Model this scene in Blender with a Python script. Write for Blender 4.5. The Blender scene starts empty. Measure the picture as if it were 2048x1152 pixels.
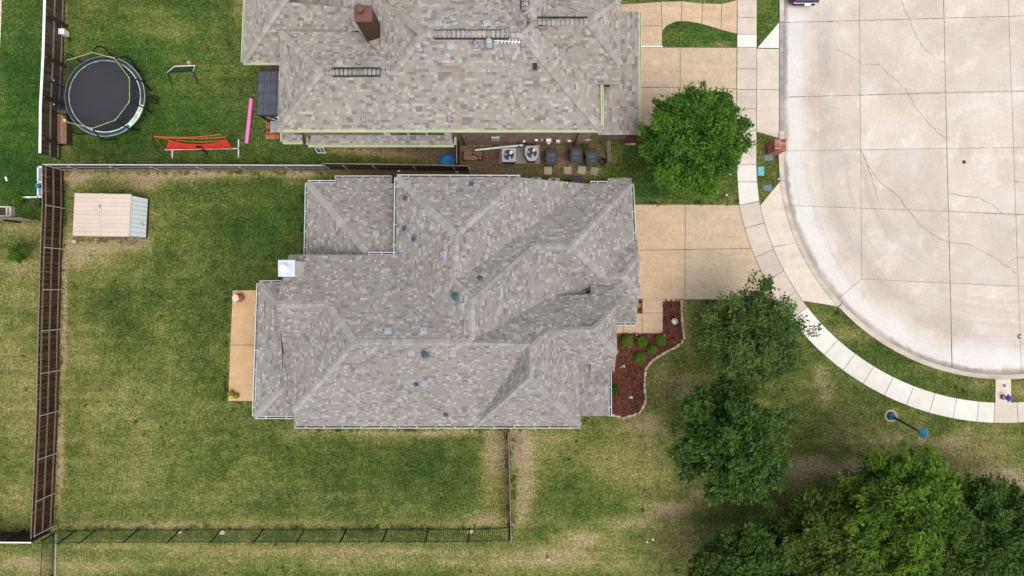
import bpy, math, random
import numpy as np
from mathutils import Vector, Matrix, noise as mnoise

random.seed(11)
rng = np.random.default_rng(11)
sc = bpy.context.scene
COL = sc.collection

# ------------------------------------------------------------------ camera, sky, sun, exposure
H = 40.0            # height of the drone above the lawn (m)
F = 1344.0          # focal length in pixels of the 2048-wide image
cd = bpy.data.cameras.new('camera'); cam = bpy.data.objects.new('camera', cd); COL.objects.link(cam)
cam.location = (0, 0, H); cam.rotation_euler = (0, 0, 0)
cd.sensor_width = 36.0; cd.lens = 36.0 * F / 2048.0; cd.clip_start = 0.5; cd.clip_end = 2000
sc.camera = cam

SUN_EL, SUN_AZ = math.radians(70), math.radians(140)
w = bpy.data.worlds.new('World'); sc.world = w; w.use_nodes = True
nt = w.node_tree; nt.nodes.clear()
sky = nt.nodes.new('ShaderNodeTexSky'); sky.sky_type = 'NISHITA'; sky.sun_disc = False
sky.sun_elevation = SUN_EL; sky.sun_rotation = SUN_AZ
sky.air_density = 1.0; sky.dust_density = 4.0; sky.ozone_density = 1.0
hs = nt.nodes.new('ShaderNodeHueSaturation'); hs.inputs['Saturation'].default_value = 0.35
bg = nt.nodes.new('ShaderNodeBackground'); bg.inputs['Strength'].default_value = 0.15
wo = nt.nodes.new('ShaderNodeOutputWorld')
nt.links.new(sky.outputs[0], hs.inputs['Color']); nt.links.new(hs.outputs[0], bg.inputs[0]); nt.links.new(bg.outputs[0], wo.inputs[0])

sd = bpy.data.lights.new('sun', 'SUN'); sun = bpy.data.objects.new('sun', sd); COL.objects.link(sun)
sd.energy = 0.75; sd.angle = math.radians(40); sd.color = (1.0, 0.95, 0.88)
to_sun = Vector((math.sin(SUN_AZ) * math.cos(SUN_EL), math.cos(SUN_AZ) * math.cos(SUN_EL), math.sin(SUN_EL)))
sun.rotation_euler = to_sun.to_track_quat('Z', 'Y').to_euler(); sun.location = to_sun * 60
vs = sc.view_settings
vs.view_transform = 'Standard'; vs.look = 'None'; vs.gamma = 1.0; vs.exposure = 0.58; vs.use_curve_mapping = False

# ------------------------------------------------------------------ helpers
def P(px, py, z=0.0):
    """image pixel + assumed height -> metres"""
    k = (H - z) / F  # image pixel cast along the camera ray to height z
    return Vector(((px - 1024) * k, (576 - py) * k, z))

def tag(o, label=None, cat=None, group=None, kind=None):
    if label: o['label'] = label
    if cat: o['category'] = cat
    if group: o['group'] = group
    if kind: o['kind'] = kind
    return o

WM = {}
def link(o, parent=None, mat=None):
    COL.objects.link(o)
    if mat is None: mat = Matrix.Identity(4)
    if parent is not None:
        o.parent = parent
        o.matrix_parent_inverse = WM[parent.name].inverted()
    o.matrix_basis = mat
    WM[o.name] = mat.copy()
    return o

def thing(name, label, cat, loc, group=None, kind=None):
    o = bpy.data.objects.new(name, None); o.empty_display_size = 0.2
    link(o, None, Matrix.Translation(Vector(loc)))
    return tag(o, label, cat, group, kind)

class MB:
    def __init__(s): s.v = []; s.f = []; s.m = []; s.t = []
    def poly(s, pts, m=0, t=0.5):
        i = len(s.v); s.v += [tuple(p) for p in pts]; s.f.append(tuple(range(i, i + len(pts)))); s.m.append(m); s.t.append(t)
        return s
    def prism(s, pts, z0, z1, m=0, t=0.5, bottom=False):
        a = sum(pts[i][0] * pts[(i + 1) % len(pts)][1] - pts[(i + 1) % len(pts)][0] * pts[i][1] for i in range(len(pts)))
        if a < 0: pts = pts[::-1]
        n = len(pts); i = len(s.v)
        s.v += [(p[0], p[1], z0) for p in pts] + [(p[0], p[1], z1) for p in pts]
        s.f.append(tuple(range(i + n, i + 2 * n))); s.m.append(m); s.t.append(t)
        for k in range(n):
            j = (k + 1) % n
            s.f.append((i + k, i + j, i + n + j, i + n + k)); s.m.append(m); s.t.append(t)
        if bottom:
            s.f.append(tuple(range(i + n - 1, i - 1, -1))); s.m.append(m); s.t.append(t)
        return s
    def box(s, c, size, rz=0.0, m=0, t=0.5, M=None):
        hx, hy, hz = size[0] / 2, size[1] / 2, size[2] / 2
        R = M if M is not None else Matrix.Rotation(rz, 3, 'Z')
        c = Vector(c); i = len(s.v)
        for z in (-hz, hz):
            for x, y in ((-hx, -hy), (hx, -hy), (hx, hy), (-hx, hy)):
                s.v.append(tuple(c + R @ Vector((x, y, z))))
        for q in ((3, 2, 1, 0), (4, 5, 6, 7), (0, 1, 5, 4), (1, 2, 6, 5), (2, 3, 7, 6), (3, 0, 4, 7)):
            s.f.append(tuple(i + k for k in q)); s.m.append(m); s.t.append(t)
        return s
    def cyl(s, p0, p1, r0, r1=None, n=10, m=0, t=0.5, caps=True):
        r1 = r0 if r1 is None else r1
        p0 = Vector(p0); p1 = Vector(p1); d = (p1 - p0)
        if d.length < 1e-6: return s
        q = d.to_track_quat('Z', 'Y'); i = len(s.v)
        for p, r in ((p0, r0), (p1, r1)):
            for k in range(n):
                a = 2 * math.pi * k / n
                s.v.append(tuple(p + q @ Vector((r * math.cos(a), r * math.sin(a), 0))))
        for k in range(n):
            j = (k + 1) % n
            s.f.append((i + k, i + j, i + n + j, i + n + k)); s.m.append(m); s.t.append(t)
        if caps:
            s.f.append(tuple(range(i + n - 1, i - 1, -1))); s.m.append(m); s.t.append(t)
            s.f.append(tuple(range(i + n, i + 2 * n))); s.m.append(m); s.t.append(t)
        return s
    def tube(s, pts, r, n=6, m=0, t=0.5):
        for a, b in zip(pts, pts[1:]): s.cyl(a, b, r, r, n, m, t)
        return s
    def lathe(s, c, prof, n=20, m=0, t=0.5, axis=None):
        c = Vector(c); i = len(s.v); k = len(prof)
        R = axis.to_track_quat('Z', 'Y').to_matrix() if axis is not None else Matrix.Identity(3)
        for r, z in prof:
            for a in range(n):
                an = 2 * math.pi * a / n
                s.v.append(tuple(c + R @ Vector((r * math.cos(an), r * math.sin(an), z))))
        for q in range(k - 1):
            for a in range(n):
                b = (a + 1) % n
                s.f.append((i + q * n + a, i + q * n + b, i + (q + 1) * n + b, i + (q + 1) * n + a)); s.m.append(m); s.t.append(t)
        s.f.append(tuple(i + (k - 1) * n + a for a in range(n))); s.m.append(m); s.t.append(t)
        s.f.append(tuple(i + a for a in range(n - 1, -1, -1))); s.m.append(m); s.t.append(t)
        return s
    def mesh(s, name, mats, smooth=False):
        me = bpy.data.meshes.new(name); me.from_pydata(s.v, [], s.f)
        for m in (mats if isinstance(mats, (list, tuple)) else [mats]): me.materials.append(m)
        me.polygons.foreach_set('material_index', s.m)
        at = me.attributes.new('tint', 'FLOAT', 'FACE'); at.data.foreach_set('value', s.t)
        if smooth: me.polygons.foreach_set('use_smooth', [True] * len(s.f))
        me.update()
        return me
    def build(s, name, mats, parent=None, smooth=False, bevel=0.0):
        o = bpy.data.objects.new(name, s.mesh(name, mats, smooth))
        link(o, parent)
        if bevel:
            b = o.modifiers.new('bevel', 'BEVEL'); b.width = bevel; b.segments = 2; b.limit_method = 'ANGLE'
        return o

def inst(name, me, parent, M):
    return link(bpy.data.objects.new(name, me), parent, M)

def frame(p, u, v, n, su=1, sv=1, sn=1):
    M = Matrix.Identity(4)
    for r in range(3):
        M[r][0] = u[r] * su; M[r][1] = v[r] * sv; M[r][2] = n[r] * sn; M[r][3] = p[r]
    return M

# ------------------------------------------------------------------ materials
def newmat(name):
    m = bpy.data.materials.new(name); m.use_nodes = True
    t = m.node_tree; t.nodes.clear()
    out = t.nodes.new('ShaderNodeOutputMaterial'); b = t.nodes.new('ShaderNodeBsdfPrincipled')
    t.links.new(b.outputs[0], out.inputs[0])
    return m, t, b, out

def N(t, typ, **kw):
    n = t.nodes.new(typ)
    for k, v in kw.items(): setattr(n, k, v)
    return n

def noise(t, pos, scale, detail=3, rough=0.55):
    n = N(t, 'ShaderNodeTexNoise'); n.inputs['Scale'].default_value = scale
    n.inputs['Detail'].default_value = detail; n.inputs['Roughness'].default_value = rough
    t.links.new(pos, n.inputs['Vector']); return n.outputs['Fac']

def ramp(t, fac, stops, interp='LINEAR'):
    r = N(t, 'ShaderNodeValToRGB'); cr = r.color_ramp; cr.interpolation = interp
    while len(cr.elements) < len(stops): cr.elements.new(0.5)
    for e, (p, c) in zip(cr.elements, stops):
        e.position = p; e.color = (*c, 1) if len(c) == 3 else c
    t.links.new(fac, r.inputs[0]); return r.outputs[0]

def math_(t, op, a, b=None, clamp=False):
    n = N(t, 'ShaderNodeMath', operation=op, use_clamp=clamp)
    for i, x in enumerate((a, b)):
        if x is None: continue
        if isinstance(x, (int, float)): n.inputs[i].default_value = x
        else: t.links.new(x, n.inputs[i])
    return n.outputs[0]

def mix(t, fac, a, b, mode='MIX'):
    n = N(t, 'ShaderNodeMix', data_type='RGBA', blend_type=mode)
    for s, x in ((n.inputs[0], fac), (n.inputs[6], a), (n.inputs[7], b)):
        if isinstance(x, (int, float)): s.default_value = x
        elif isinstance(x, tuple): s.default_value = (*x, 1)
        else: t.links.new(x, s)
    return n.outputs[2]

def grey(t, f):
    c = N(t, 'ShaderNodeCombineColor')
    for i in range(3): t.links.new(f, c.inputs[i])
    return c.outputs[0]

def maprange(t, f, a, b, lo, hi):
    n = N(t, 'ShaderNodeMapRange'); t.links.new(f, n.inputs[0])
    for i, x in enumerate((a, b, lo, hi)): n.inputs[i + 1].default_value = x
    return n.outputs[0]

def attr(t, name):
    a = N(t, 'ShaderNodeAttribute', attribute_name=name); return a.outputs['Fac']

def wpos(t): return N(t, 'ShaderNodeNewGeometry').outputs['Position']

def bump(t, b, h, strength, dist=0.02):
    n = N(t, 'ShaderNodeBump'); n.inputs['Strength'].default_value = strength; n.inputs['Distance'].default_value = dist
    t.links.new(h, n.inputs['Height']); t.links.new(n.outputs[0], b.inputs['Normal'])

def mat(name, c, c2=None, scale=2.0, fine=40.0, fvar=0.25, rough=0.8, tint=0.0, metal=0.0, bmp=0.15, spec=0.3, stretch=None):
    """procedural paint / stone / wood: two tones mixed by noise, fine grain, per-piece tint"""
    m, t, b, _ = newmat(name); p = wpos(t)
    if stretch:
        mp = N(t, 'ShaderNodeMapping'); mp.inputs['Scale'].default_value = stretch; t.links.new(p, mp.inputs[0]); p = mp.outputs[0]
    c2 = c2 or tuple(x * 0.72 for x in c)
    col = ramp(t, noise(t, p, scale, 4), [(0.32, c), (0.68, c2)])
    f = noise(t, p, fine, 3)
    col = mix(t, 1.0, col, grey(t, maprange(t, f, 0.25, 0.75, 1 - fvar, 1 + fvar)), 'MULTIPLY')
    if tint:
        col = mix(t, 1.0, col, grey(t, maprange(t, attr(t, 'tint'), 0, 1, 1 - tint, 1 + tint)), 'MULTIPLY')
    t.links.new(col, b.inputs['Base Color']); b.inputs['Roughness'].default_value = rough
    b.inputs['Metallic'].default_value = metal; b.inputs['Specular IOR Level'].default_value = spec
    if bmp: bump(t, b, f, bmp)
    return m

# grass: the amount of dead turf comes from the lawn itself (attribute), broken up by noise
def grass_mat():
    m, t, b, _ = newmat('grass'); p = wpos(t)
    n1 = noise(t, p, 0.33, 5, 0.6); n2 = noise(t, p, 1.5, 6, 0.7); n3 = noise(t, p, 7.0, 5, 0.75); n4 = noise(t, p, 16, 3, 0.7)
    d = math_(t, 'ADD', attr(t, 'dry'), math_(t, 'MULTIPLY', math_(t, 'SUBTRACT', n1, 0.5), 0.8))
    d = math_(t, 'ADD', d, math_(t, 'MULTIPLY', math_(t, 'SUBTRACT', n2, 0.5), 0.9))
    d = math_(t, 'ADD', d, math_(t, 'MULTIPLY', math_(t, 'SUBTRACT', n3, 0.5), 0.85), True)
    dryc = ramp(t, d, [(0.0, (0.033, 0.052, 0.010)), (0.25, (0.068, 0.092, 0.020)), (0.45, (0.124, 0.136, 0.037)),
                       (0.64, (0.190, 0.175, 0.062)), (0.82, (0.265, 0.218, 0.112)), (1.0, (0.30, 0.226, 0.138))])
    lush = ramp(t, d, [(0.0, (0.018, 0.052, 0.008)), (0.3, (0.038, 0.084, 0.014)), (0.6, (0.105, 0.13, 0.028)),
                       (0.8, (0.20, 0.18, 0.065)), (1.0, (0.27, 0.2, 0.12))])
    col = mix(t, attr(t, 'lush'), dryc, lush)
    so = math_(t, 'MULTIPLY', attr(t, 'soil'), 1.0)
    so = math_(t, 'ADD', so, math_(t, 'MULTIPLY', math_(t, 'SUBTRACT', n2, 0.5), 1.6))
    so = math_(t, 'MULTIPLY', ramp(t, so, [(0.28, (0, 0, 0)), (0.62, (1, 1, 1))]), attr(t, 'soil'))
    col = mix(t, so, col, mix(t, n3, (0.085, 0.055, 0.034), (0.165, 0.112, 0.07)))
    mw = N(t, 'ShaderNodeMapping'); mw.inputs['Scale'].default_value = (0.10, 1.9, 1); mw.inputs['Rotation'].default_value = (0, 0, 0.02); t.links.new(p, mw.inputs[0])
    col = mix(t, 1.0, col, grey(t, maprange(t, noise(t, mw.outputs[0], 1.2, 3, .6), 0.35, 0.65, 0.88, 1.13)), 'MULTIPLY')
    col = mix(t, 1.0, col, grey(t, maprange(t, n4, 0.33, 0.67, 0.55, 1.5)), 'MULTIPLY')
    col = mix(t, 1.0, col, grey(t, maprange(t, n3, 0.33, 0.67, 0.62, 1.42)), 'MULTIPLY')
    t.links.new(col, b.inputs['Base Color']); b.inputs['Roughness'].default_value = 0.95
    b.inputs['Specular IOR Level'].default_value = 0.1
    bump(t, b, n4, 0.5, 0.03)
    return m

def shingle_mat(name, lo, mid, hi):
    m, t, b, _ = newmat(name); p = wpos(t)
    base = ramp(t, attr(t, 'tint'), [(0.0, lo), (0.5, mid), (1.0, hi)])
    hue = ramp(t, noise(t, p, 0.9, 4), [(0.35, (1.02, 1.0, 0.975)), (0.5, (1, 1, 1)), (0.66, (0.965, 0.985, 1.0))])
    col = mix(t, 1.0, base, hue, 'MULTIPLY')
    blot = noise(t, p, 0.45, 5, 0.6)
    col = mix(t, 1.0, col, grey(t, maprange(t, blot, 0.3, 0.7, 0.92, 1.07)), 'MULTIPLY')
    g = noise(t, p, 60, 2)
    col = mix(t, 1.0, col, grey(t, maprange(t, g, 0.3, 0.7, 0.85, 1.15)), 'MULTIPLY')
    t.links.new(col, b.inputs['Base Color']); b.inputs['Roughness'].default_value = 0.95
    b.inputs['Specular IOR Level'].default_value = 0.15
    bump(t, b, g, 0.3, 0.01)
    return m

def street_mat():
    m, t, b, _ = newmat('street_concrete'); p = wpos(t)
    n1 = noise(t, p, 0.30, 5, 0.6); n2 = noise(t, p, 1.6, 5, 0.65); n3 = noise(t, p, 14, 4, 0.65)
    col = ramp(t, n1, [(0.3, (0.455, 0.375, 0.305)), (0.5, (0.515, 0.445, 0.378)), (0.7, (0.55, 0.505, 0.455))])
    pat = ramp(t, noise(t, p, 0.55, 6, 0.7), [(0.52, (0, 0, 0)), (0.66, (1, 1, 1))])
    col = mix(t, math_(t, 'MULTIPLY', pat, 0.55), col, (0.66, 0.615, 0.565))
    dk = ramp(t, noise(t, p, 0.42, 6, 0.72), [(0.56, (0, 0, 0)), (0.74, (1, 1, 1))])
    col = mix(t, math_(t, 'MULTIPLY', dk, 0.5), col, (0.36, 0.315, 0.275))
    grime = ramp(t, noise(t, p, 0.22, 5, 0.62), [(0.5, (0, 0, 0)), (0.68, (1, 1, 1))])
    col = mix(t, math_(t, 'MULTIPLY', grime, 0.35), col, (0.40, 0.385, 0.365))
    # dirt washed along the gutter: distance from the bulb's centre, straight kerb to the north
    sp = N(t, 'ShaderNodeSeparateXYZ'); t.links.new(p, sp.inputs[0])
    c = P(2006, 308)
    dx = math_(t, 'SUBTRACT', sp.outputs[0], c.x); dy = math_(t, 'SUBTRACT', sp.outputs[1], c.y)
    dys = math_(t, 'MINIMUM', dy, 0.0)
    r = math_(t, 'SQRT', math_(t, 'ADD', math_(t, 'MULTIPLY', dx, dx), math_(t, 'MULTIPLY', dys, dys)))
    wob = math_(t, 'ADD', r, math_(t, 'MULTIPLY', math_(t, 'SUBTRACT', n2, 0.5), 0.55))
    wob = math_(t, 'ADD', wob, math_(t, 'MULTIPLY', math_(t, 'SUBTRACT', n1, 0.5), 1.6))
    R = 440 / 33.6
    g = maprange(t, wob, 0.0, R, 0, 1)
    whit = ramp(t, g, [(0.86, (0, 0, 0)), (0.93, (1, 1, 1)), (0.975, (1, 1, 1)), (0.99, (0, 0, 0))])
    col = mix(t, math_(t, 'MULTIPLY', whit, 0.7), col, (0.62, 0.605, 0.585))
    band = ramp(t, g, [(0.74, (0, 0, 0)), (0.80, (1, 1, 1)), (0.86, (0, 0, 0))])
    low = ramp(t, noise(t, p, 0.16, 2), [(0.42, (0, 0, 0)), (0.56, (1, 1, 1))])
    col = mix(t, math_(t, 'MULTIPLY', math_(t, 'MULTIPLY', band, low), 0.6), col, (0.36, 0.325, 0.30))
    g2 = maprange(t, math_(t, 'ADD', r, math_(t, 'MULTIPLY', math_(t, 'SUBTRACT', n2, 0.5), 0.5)), 0.0, R, 0, 1)
    edge = math_(t, 'MULTIPLY', ramp(t, g2, [(0.974, (0, 0, 0)), (0.988, (1, 1, 1))]), maprange(t, noise(t, p, 0.35, 3), 0.35, 0.6, 0.45, 1.0))
    an_ = math_(t, 'ARCTAN2', dy, dx)
    cv = N(t, 'ShaderNodeCombineXYZ'); t.links.new(math_(t, 'MULTIPLY', r, 1.35), cv.inputs[0]); t.links.new(math_(t, 'MULTIPLY', an_, 0.9), cv.inputs[1])
    arc = ramp(t, noise(t, cv.outputs[0], 1.0, 5, 0.6), [(0.5, (0, 0, 0)), (0.66, (1, 1, 1))])
    arcm = math_(t, 'MULTIPLY', arc, ramp(t, g2, [(0.45, (0, 0, 0)), (0.62, (1, 1, 1)), (0.86, (1, 1, 1)), (0.93, (0, 0, 0))]))
    col = mix(t, math_(t, 'MULTIPLY', arcm, 0.34), col, (0.33, 0.30, 0.275))
    col = mix(t, math_(t, 'MULTIPLY', edge, 0.68), col, (0.17, 0.14, 0.12))
    # broom finish and tyre swirls round the bulb
    wv = N(t, 'ShaderNodeTexWave', wave_type='RINGS', rings_direction='Z')
    sub = N(t, 'ShaderNodeVectorMath', operation='SUBTRACT'); t.links.new(p, sub.inputs[0]); sub.inputs[1].default_value = P(1975, 300)
    t.links.new(sub.outputs[0], wv.inputs['Vector']); wv.inputs['Scale'].default_value = 1.1; wv.inputs['Distortion'].default_value = 7.0
    wv.inputs['Detail'].default_value = 4; wv.inputs['Detail Scale'].default_value = 1.4
    col = mix(t, 1.0, col, grey(t, maprange(t, wv.outputs['Fac'], 0, 1, 0.985, 1.01)), 'MULTIPLY')
    mp = N(t, 'ShaderNodeMapping'); mp.inputs['Scale'].default_value = (9, 0.6, 1); t.links.new(p, mp.inputs[0])
    st = noise(t, mp.outputs[0], 2.0, 4, 0.7)
    col = mix(t, 1.0, col, grey(t, maprange(t, st, 0.3, 0.7, 0.95, 1.04)), 'MULTIPLY')
    col = mix(t, 1.0, col, grey(t, maprange(t, n3, 0.25, 0.75, 0.9, 1.08)), 'MULTIPLY')
    col = mix(t, 1.0, col, grey(t, maprange(t, attr(t, 'tint'), 0, 1, 0.92, 1.08)), 'MULTIPLY')
    t.links.new(col, b.inputs['Base Color']); b.inputs['Roughness'].default_value = 0.9
    b.inputs['Specular IOR Level'].default_value = 0.2
    bump(t, b, n3, 0.2, 0.01)
    return m

def paving_mat(name, c, c2, speck, stain):
    m, t, b, _ = newmat(name); p = wpos(t)
    col = ramp(t, noise(t, p, 0.8, 5, 0.6), [(0.35, c), (0.65, c2)])
    s1 = noise(t, p, 13, 4, 0.8)
    col = mix(t, 1.0, col, grey(t, maprange(t, s1, 0.3, 0.7, 1 - speck, 1 + speck)), 'MULTIPLY')
    st = ramp(t, noise(t, p, 0.75, 6, 0.68), [(0.57, (0, 0, 0)), (0.74, (1, 1, 1))])
    col = mix(t, math_(t, 'MULTIPLY', st, stain), col, (c[0] * .55, c[1] * .5, c[2] * .46))
    mp = N(t, 'ShaderNodeMapping'); mp.inputs['Scale'].default_value = (0.16, 1.1, 1); t.links.new(p, mp.inputs[0])
    sk = noise(t, mp.outputs[0], 1.6, 5, 0.65)
    col = mix(t, 1.0, col, grey(t, maprange(t, sk, 0.3, 0.7, 1 - stain * .32, 1 + stain * .22)), 'MULTIPLY')
    col = mix(t, 1.0, col, grey(t, maprange(t, noise(t, p, 2.3, 5, .7), 0.3, 0.7, 0.93, 1.06)), 'MULTIPLY')
    col = mix(t, 1.0, col, grey(t, maprange(t, attr(t, 'tint'), 0, 1, 0.82, 1.18)), 'MULTIPLY')
    t.links.new(col, b.inputs['Base Color']); b.inputs['Roughness'].default_value = 0.92
    b.inputs['Specular IOR Level'].default_value = 0.2
    bump(t, b, s1, 0.4, 0.01)
    return m

def leaf_mat(name, c, c2, sat=0.35):
    m, t, b, out = newmat(name); p = wpos(t)
    col = ramp(t, attr(t, 'tint'), [(0.0, c), (1.0, c2)])
    col = mix(t, 1.0, col, grey(t, maprange(t, noise(t, p, 1.6, 4), 0.3, 0.7, 0.75, 1.25)), 'MULTIPLY')
    t.links.new(col, b.inputs['Base Color']); b.inputs['Roughness'].default_value = 0.6
    b.inputs['Specular IOR Level'].default_value = 0.25
    tr = N(t, 'ShaderNodeBsdfTranslucent'); t.links.new(mix(t, 1.0, col, (1.2, 1.5, 0.6), 'MULTIPLY'), tr.inputs[0])
    ms = N(t, 'ShaderNodeMixShader'); ms.inputs[0].default_value = sat
    t.links.new(b.outputs[0], ms.inputs[1]); t.links.new(tr.outputs[0], ms.inputs[2]); t.links.new(ms.outputs[0], out.inputs[0])
    return m

def net_mat(name, c, alpha):
    m, t, b, out = newmat(name)
    b.inputs['Base Color'].default_value = (*c, 1); b.inputs['Roughness'].default_value = 0.9
    p = wpos(t)
    tr = N(t, 'ShaderNodeBsdfTransparent'); ms = N(t, 'ShaderNodeMixShader')
    t.links.new(maprange(t, noise(t, p, 90, 1), 0.3, 0.7, alpha - 0.12, alpha + 0.12), ms.inputs[0])
    t.links.new(tr.outputs[0], ms.inputs[1]); t.links.new(b.outputs[0], ms.inputs[2]); t.links.new(ms.outputs[0], out.inputs[0])
    return m

def brick_mat(name, c, c2, mortar):
    m, t, b, _ = newmat(name); tc = N(t, 'ShaderNodeTexCoord'); g = N(t, 'ShaderNodeNewGeometry')
    sp = N(t, 'ShaderNodeSeparateXYZ'); t.links.new(g.outputs['Position'], sp.inputs[0])
    cb = N(t, 'ShaderNodeCombineXYZ'); t.links.new(math_(t, 'ADD', sp.outputs[0], sp.outputs[1]), cb.inputs[0]); t.links.new(sp.outputs[2], cb.inputs[1])
    br = N(t, 'ShaderNodeTexBrick'); t.links.new(cb.outputs[0], br.inputs[0])
    br.inputs['Color1'].default_value = (*c, 1); br.inputs['Color2'].default_value = (*c2, 1); br.inputs['Mortar'].default_value = (*mortar, 1)
    br.inputs['Scale'].default_value = 1.0; br.inputs['Brick Width'].default_value = 0.21; br.inputs['Row Height'].default_value = 0.075
    br.inputs['Mortar Size'].default_value = 0.008; br.inputs['Bias'].default_value = 0.0
    col = mix(t, 1.0, br.outputs[0], grey(t, maprange(t, noise(t, g.outputs['Position'], 3, 4), 0.3, 0.7, 0.7, 1.3)), 'MULTIPLY')
    t.links.new(col, b.inputs['Base Color']); b.inputs['Roughness'].default_value = 0.9
    bump(t, b, br.outputs['Fac'], -0.4, 0.01)
    return m

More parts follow.
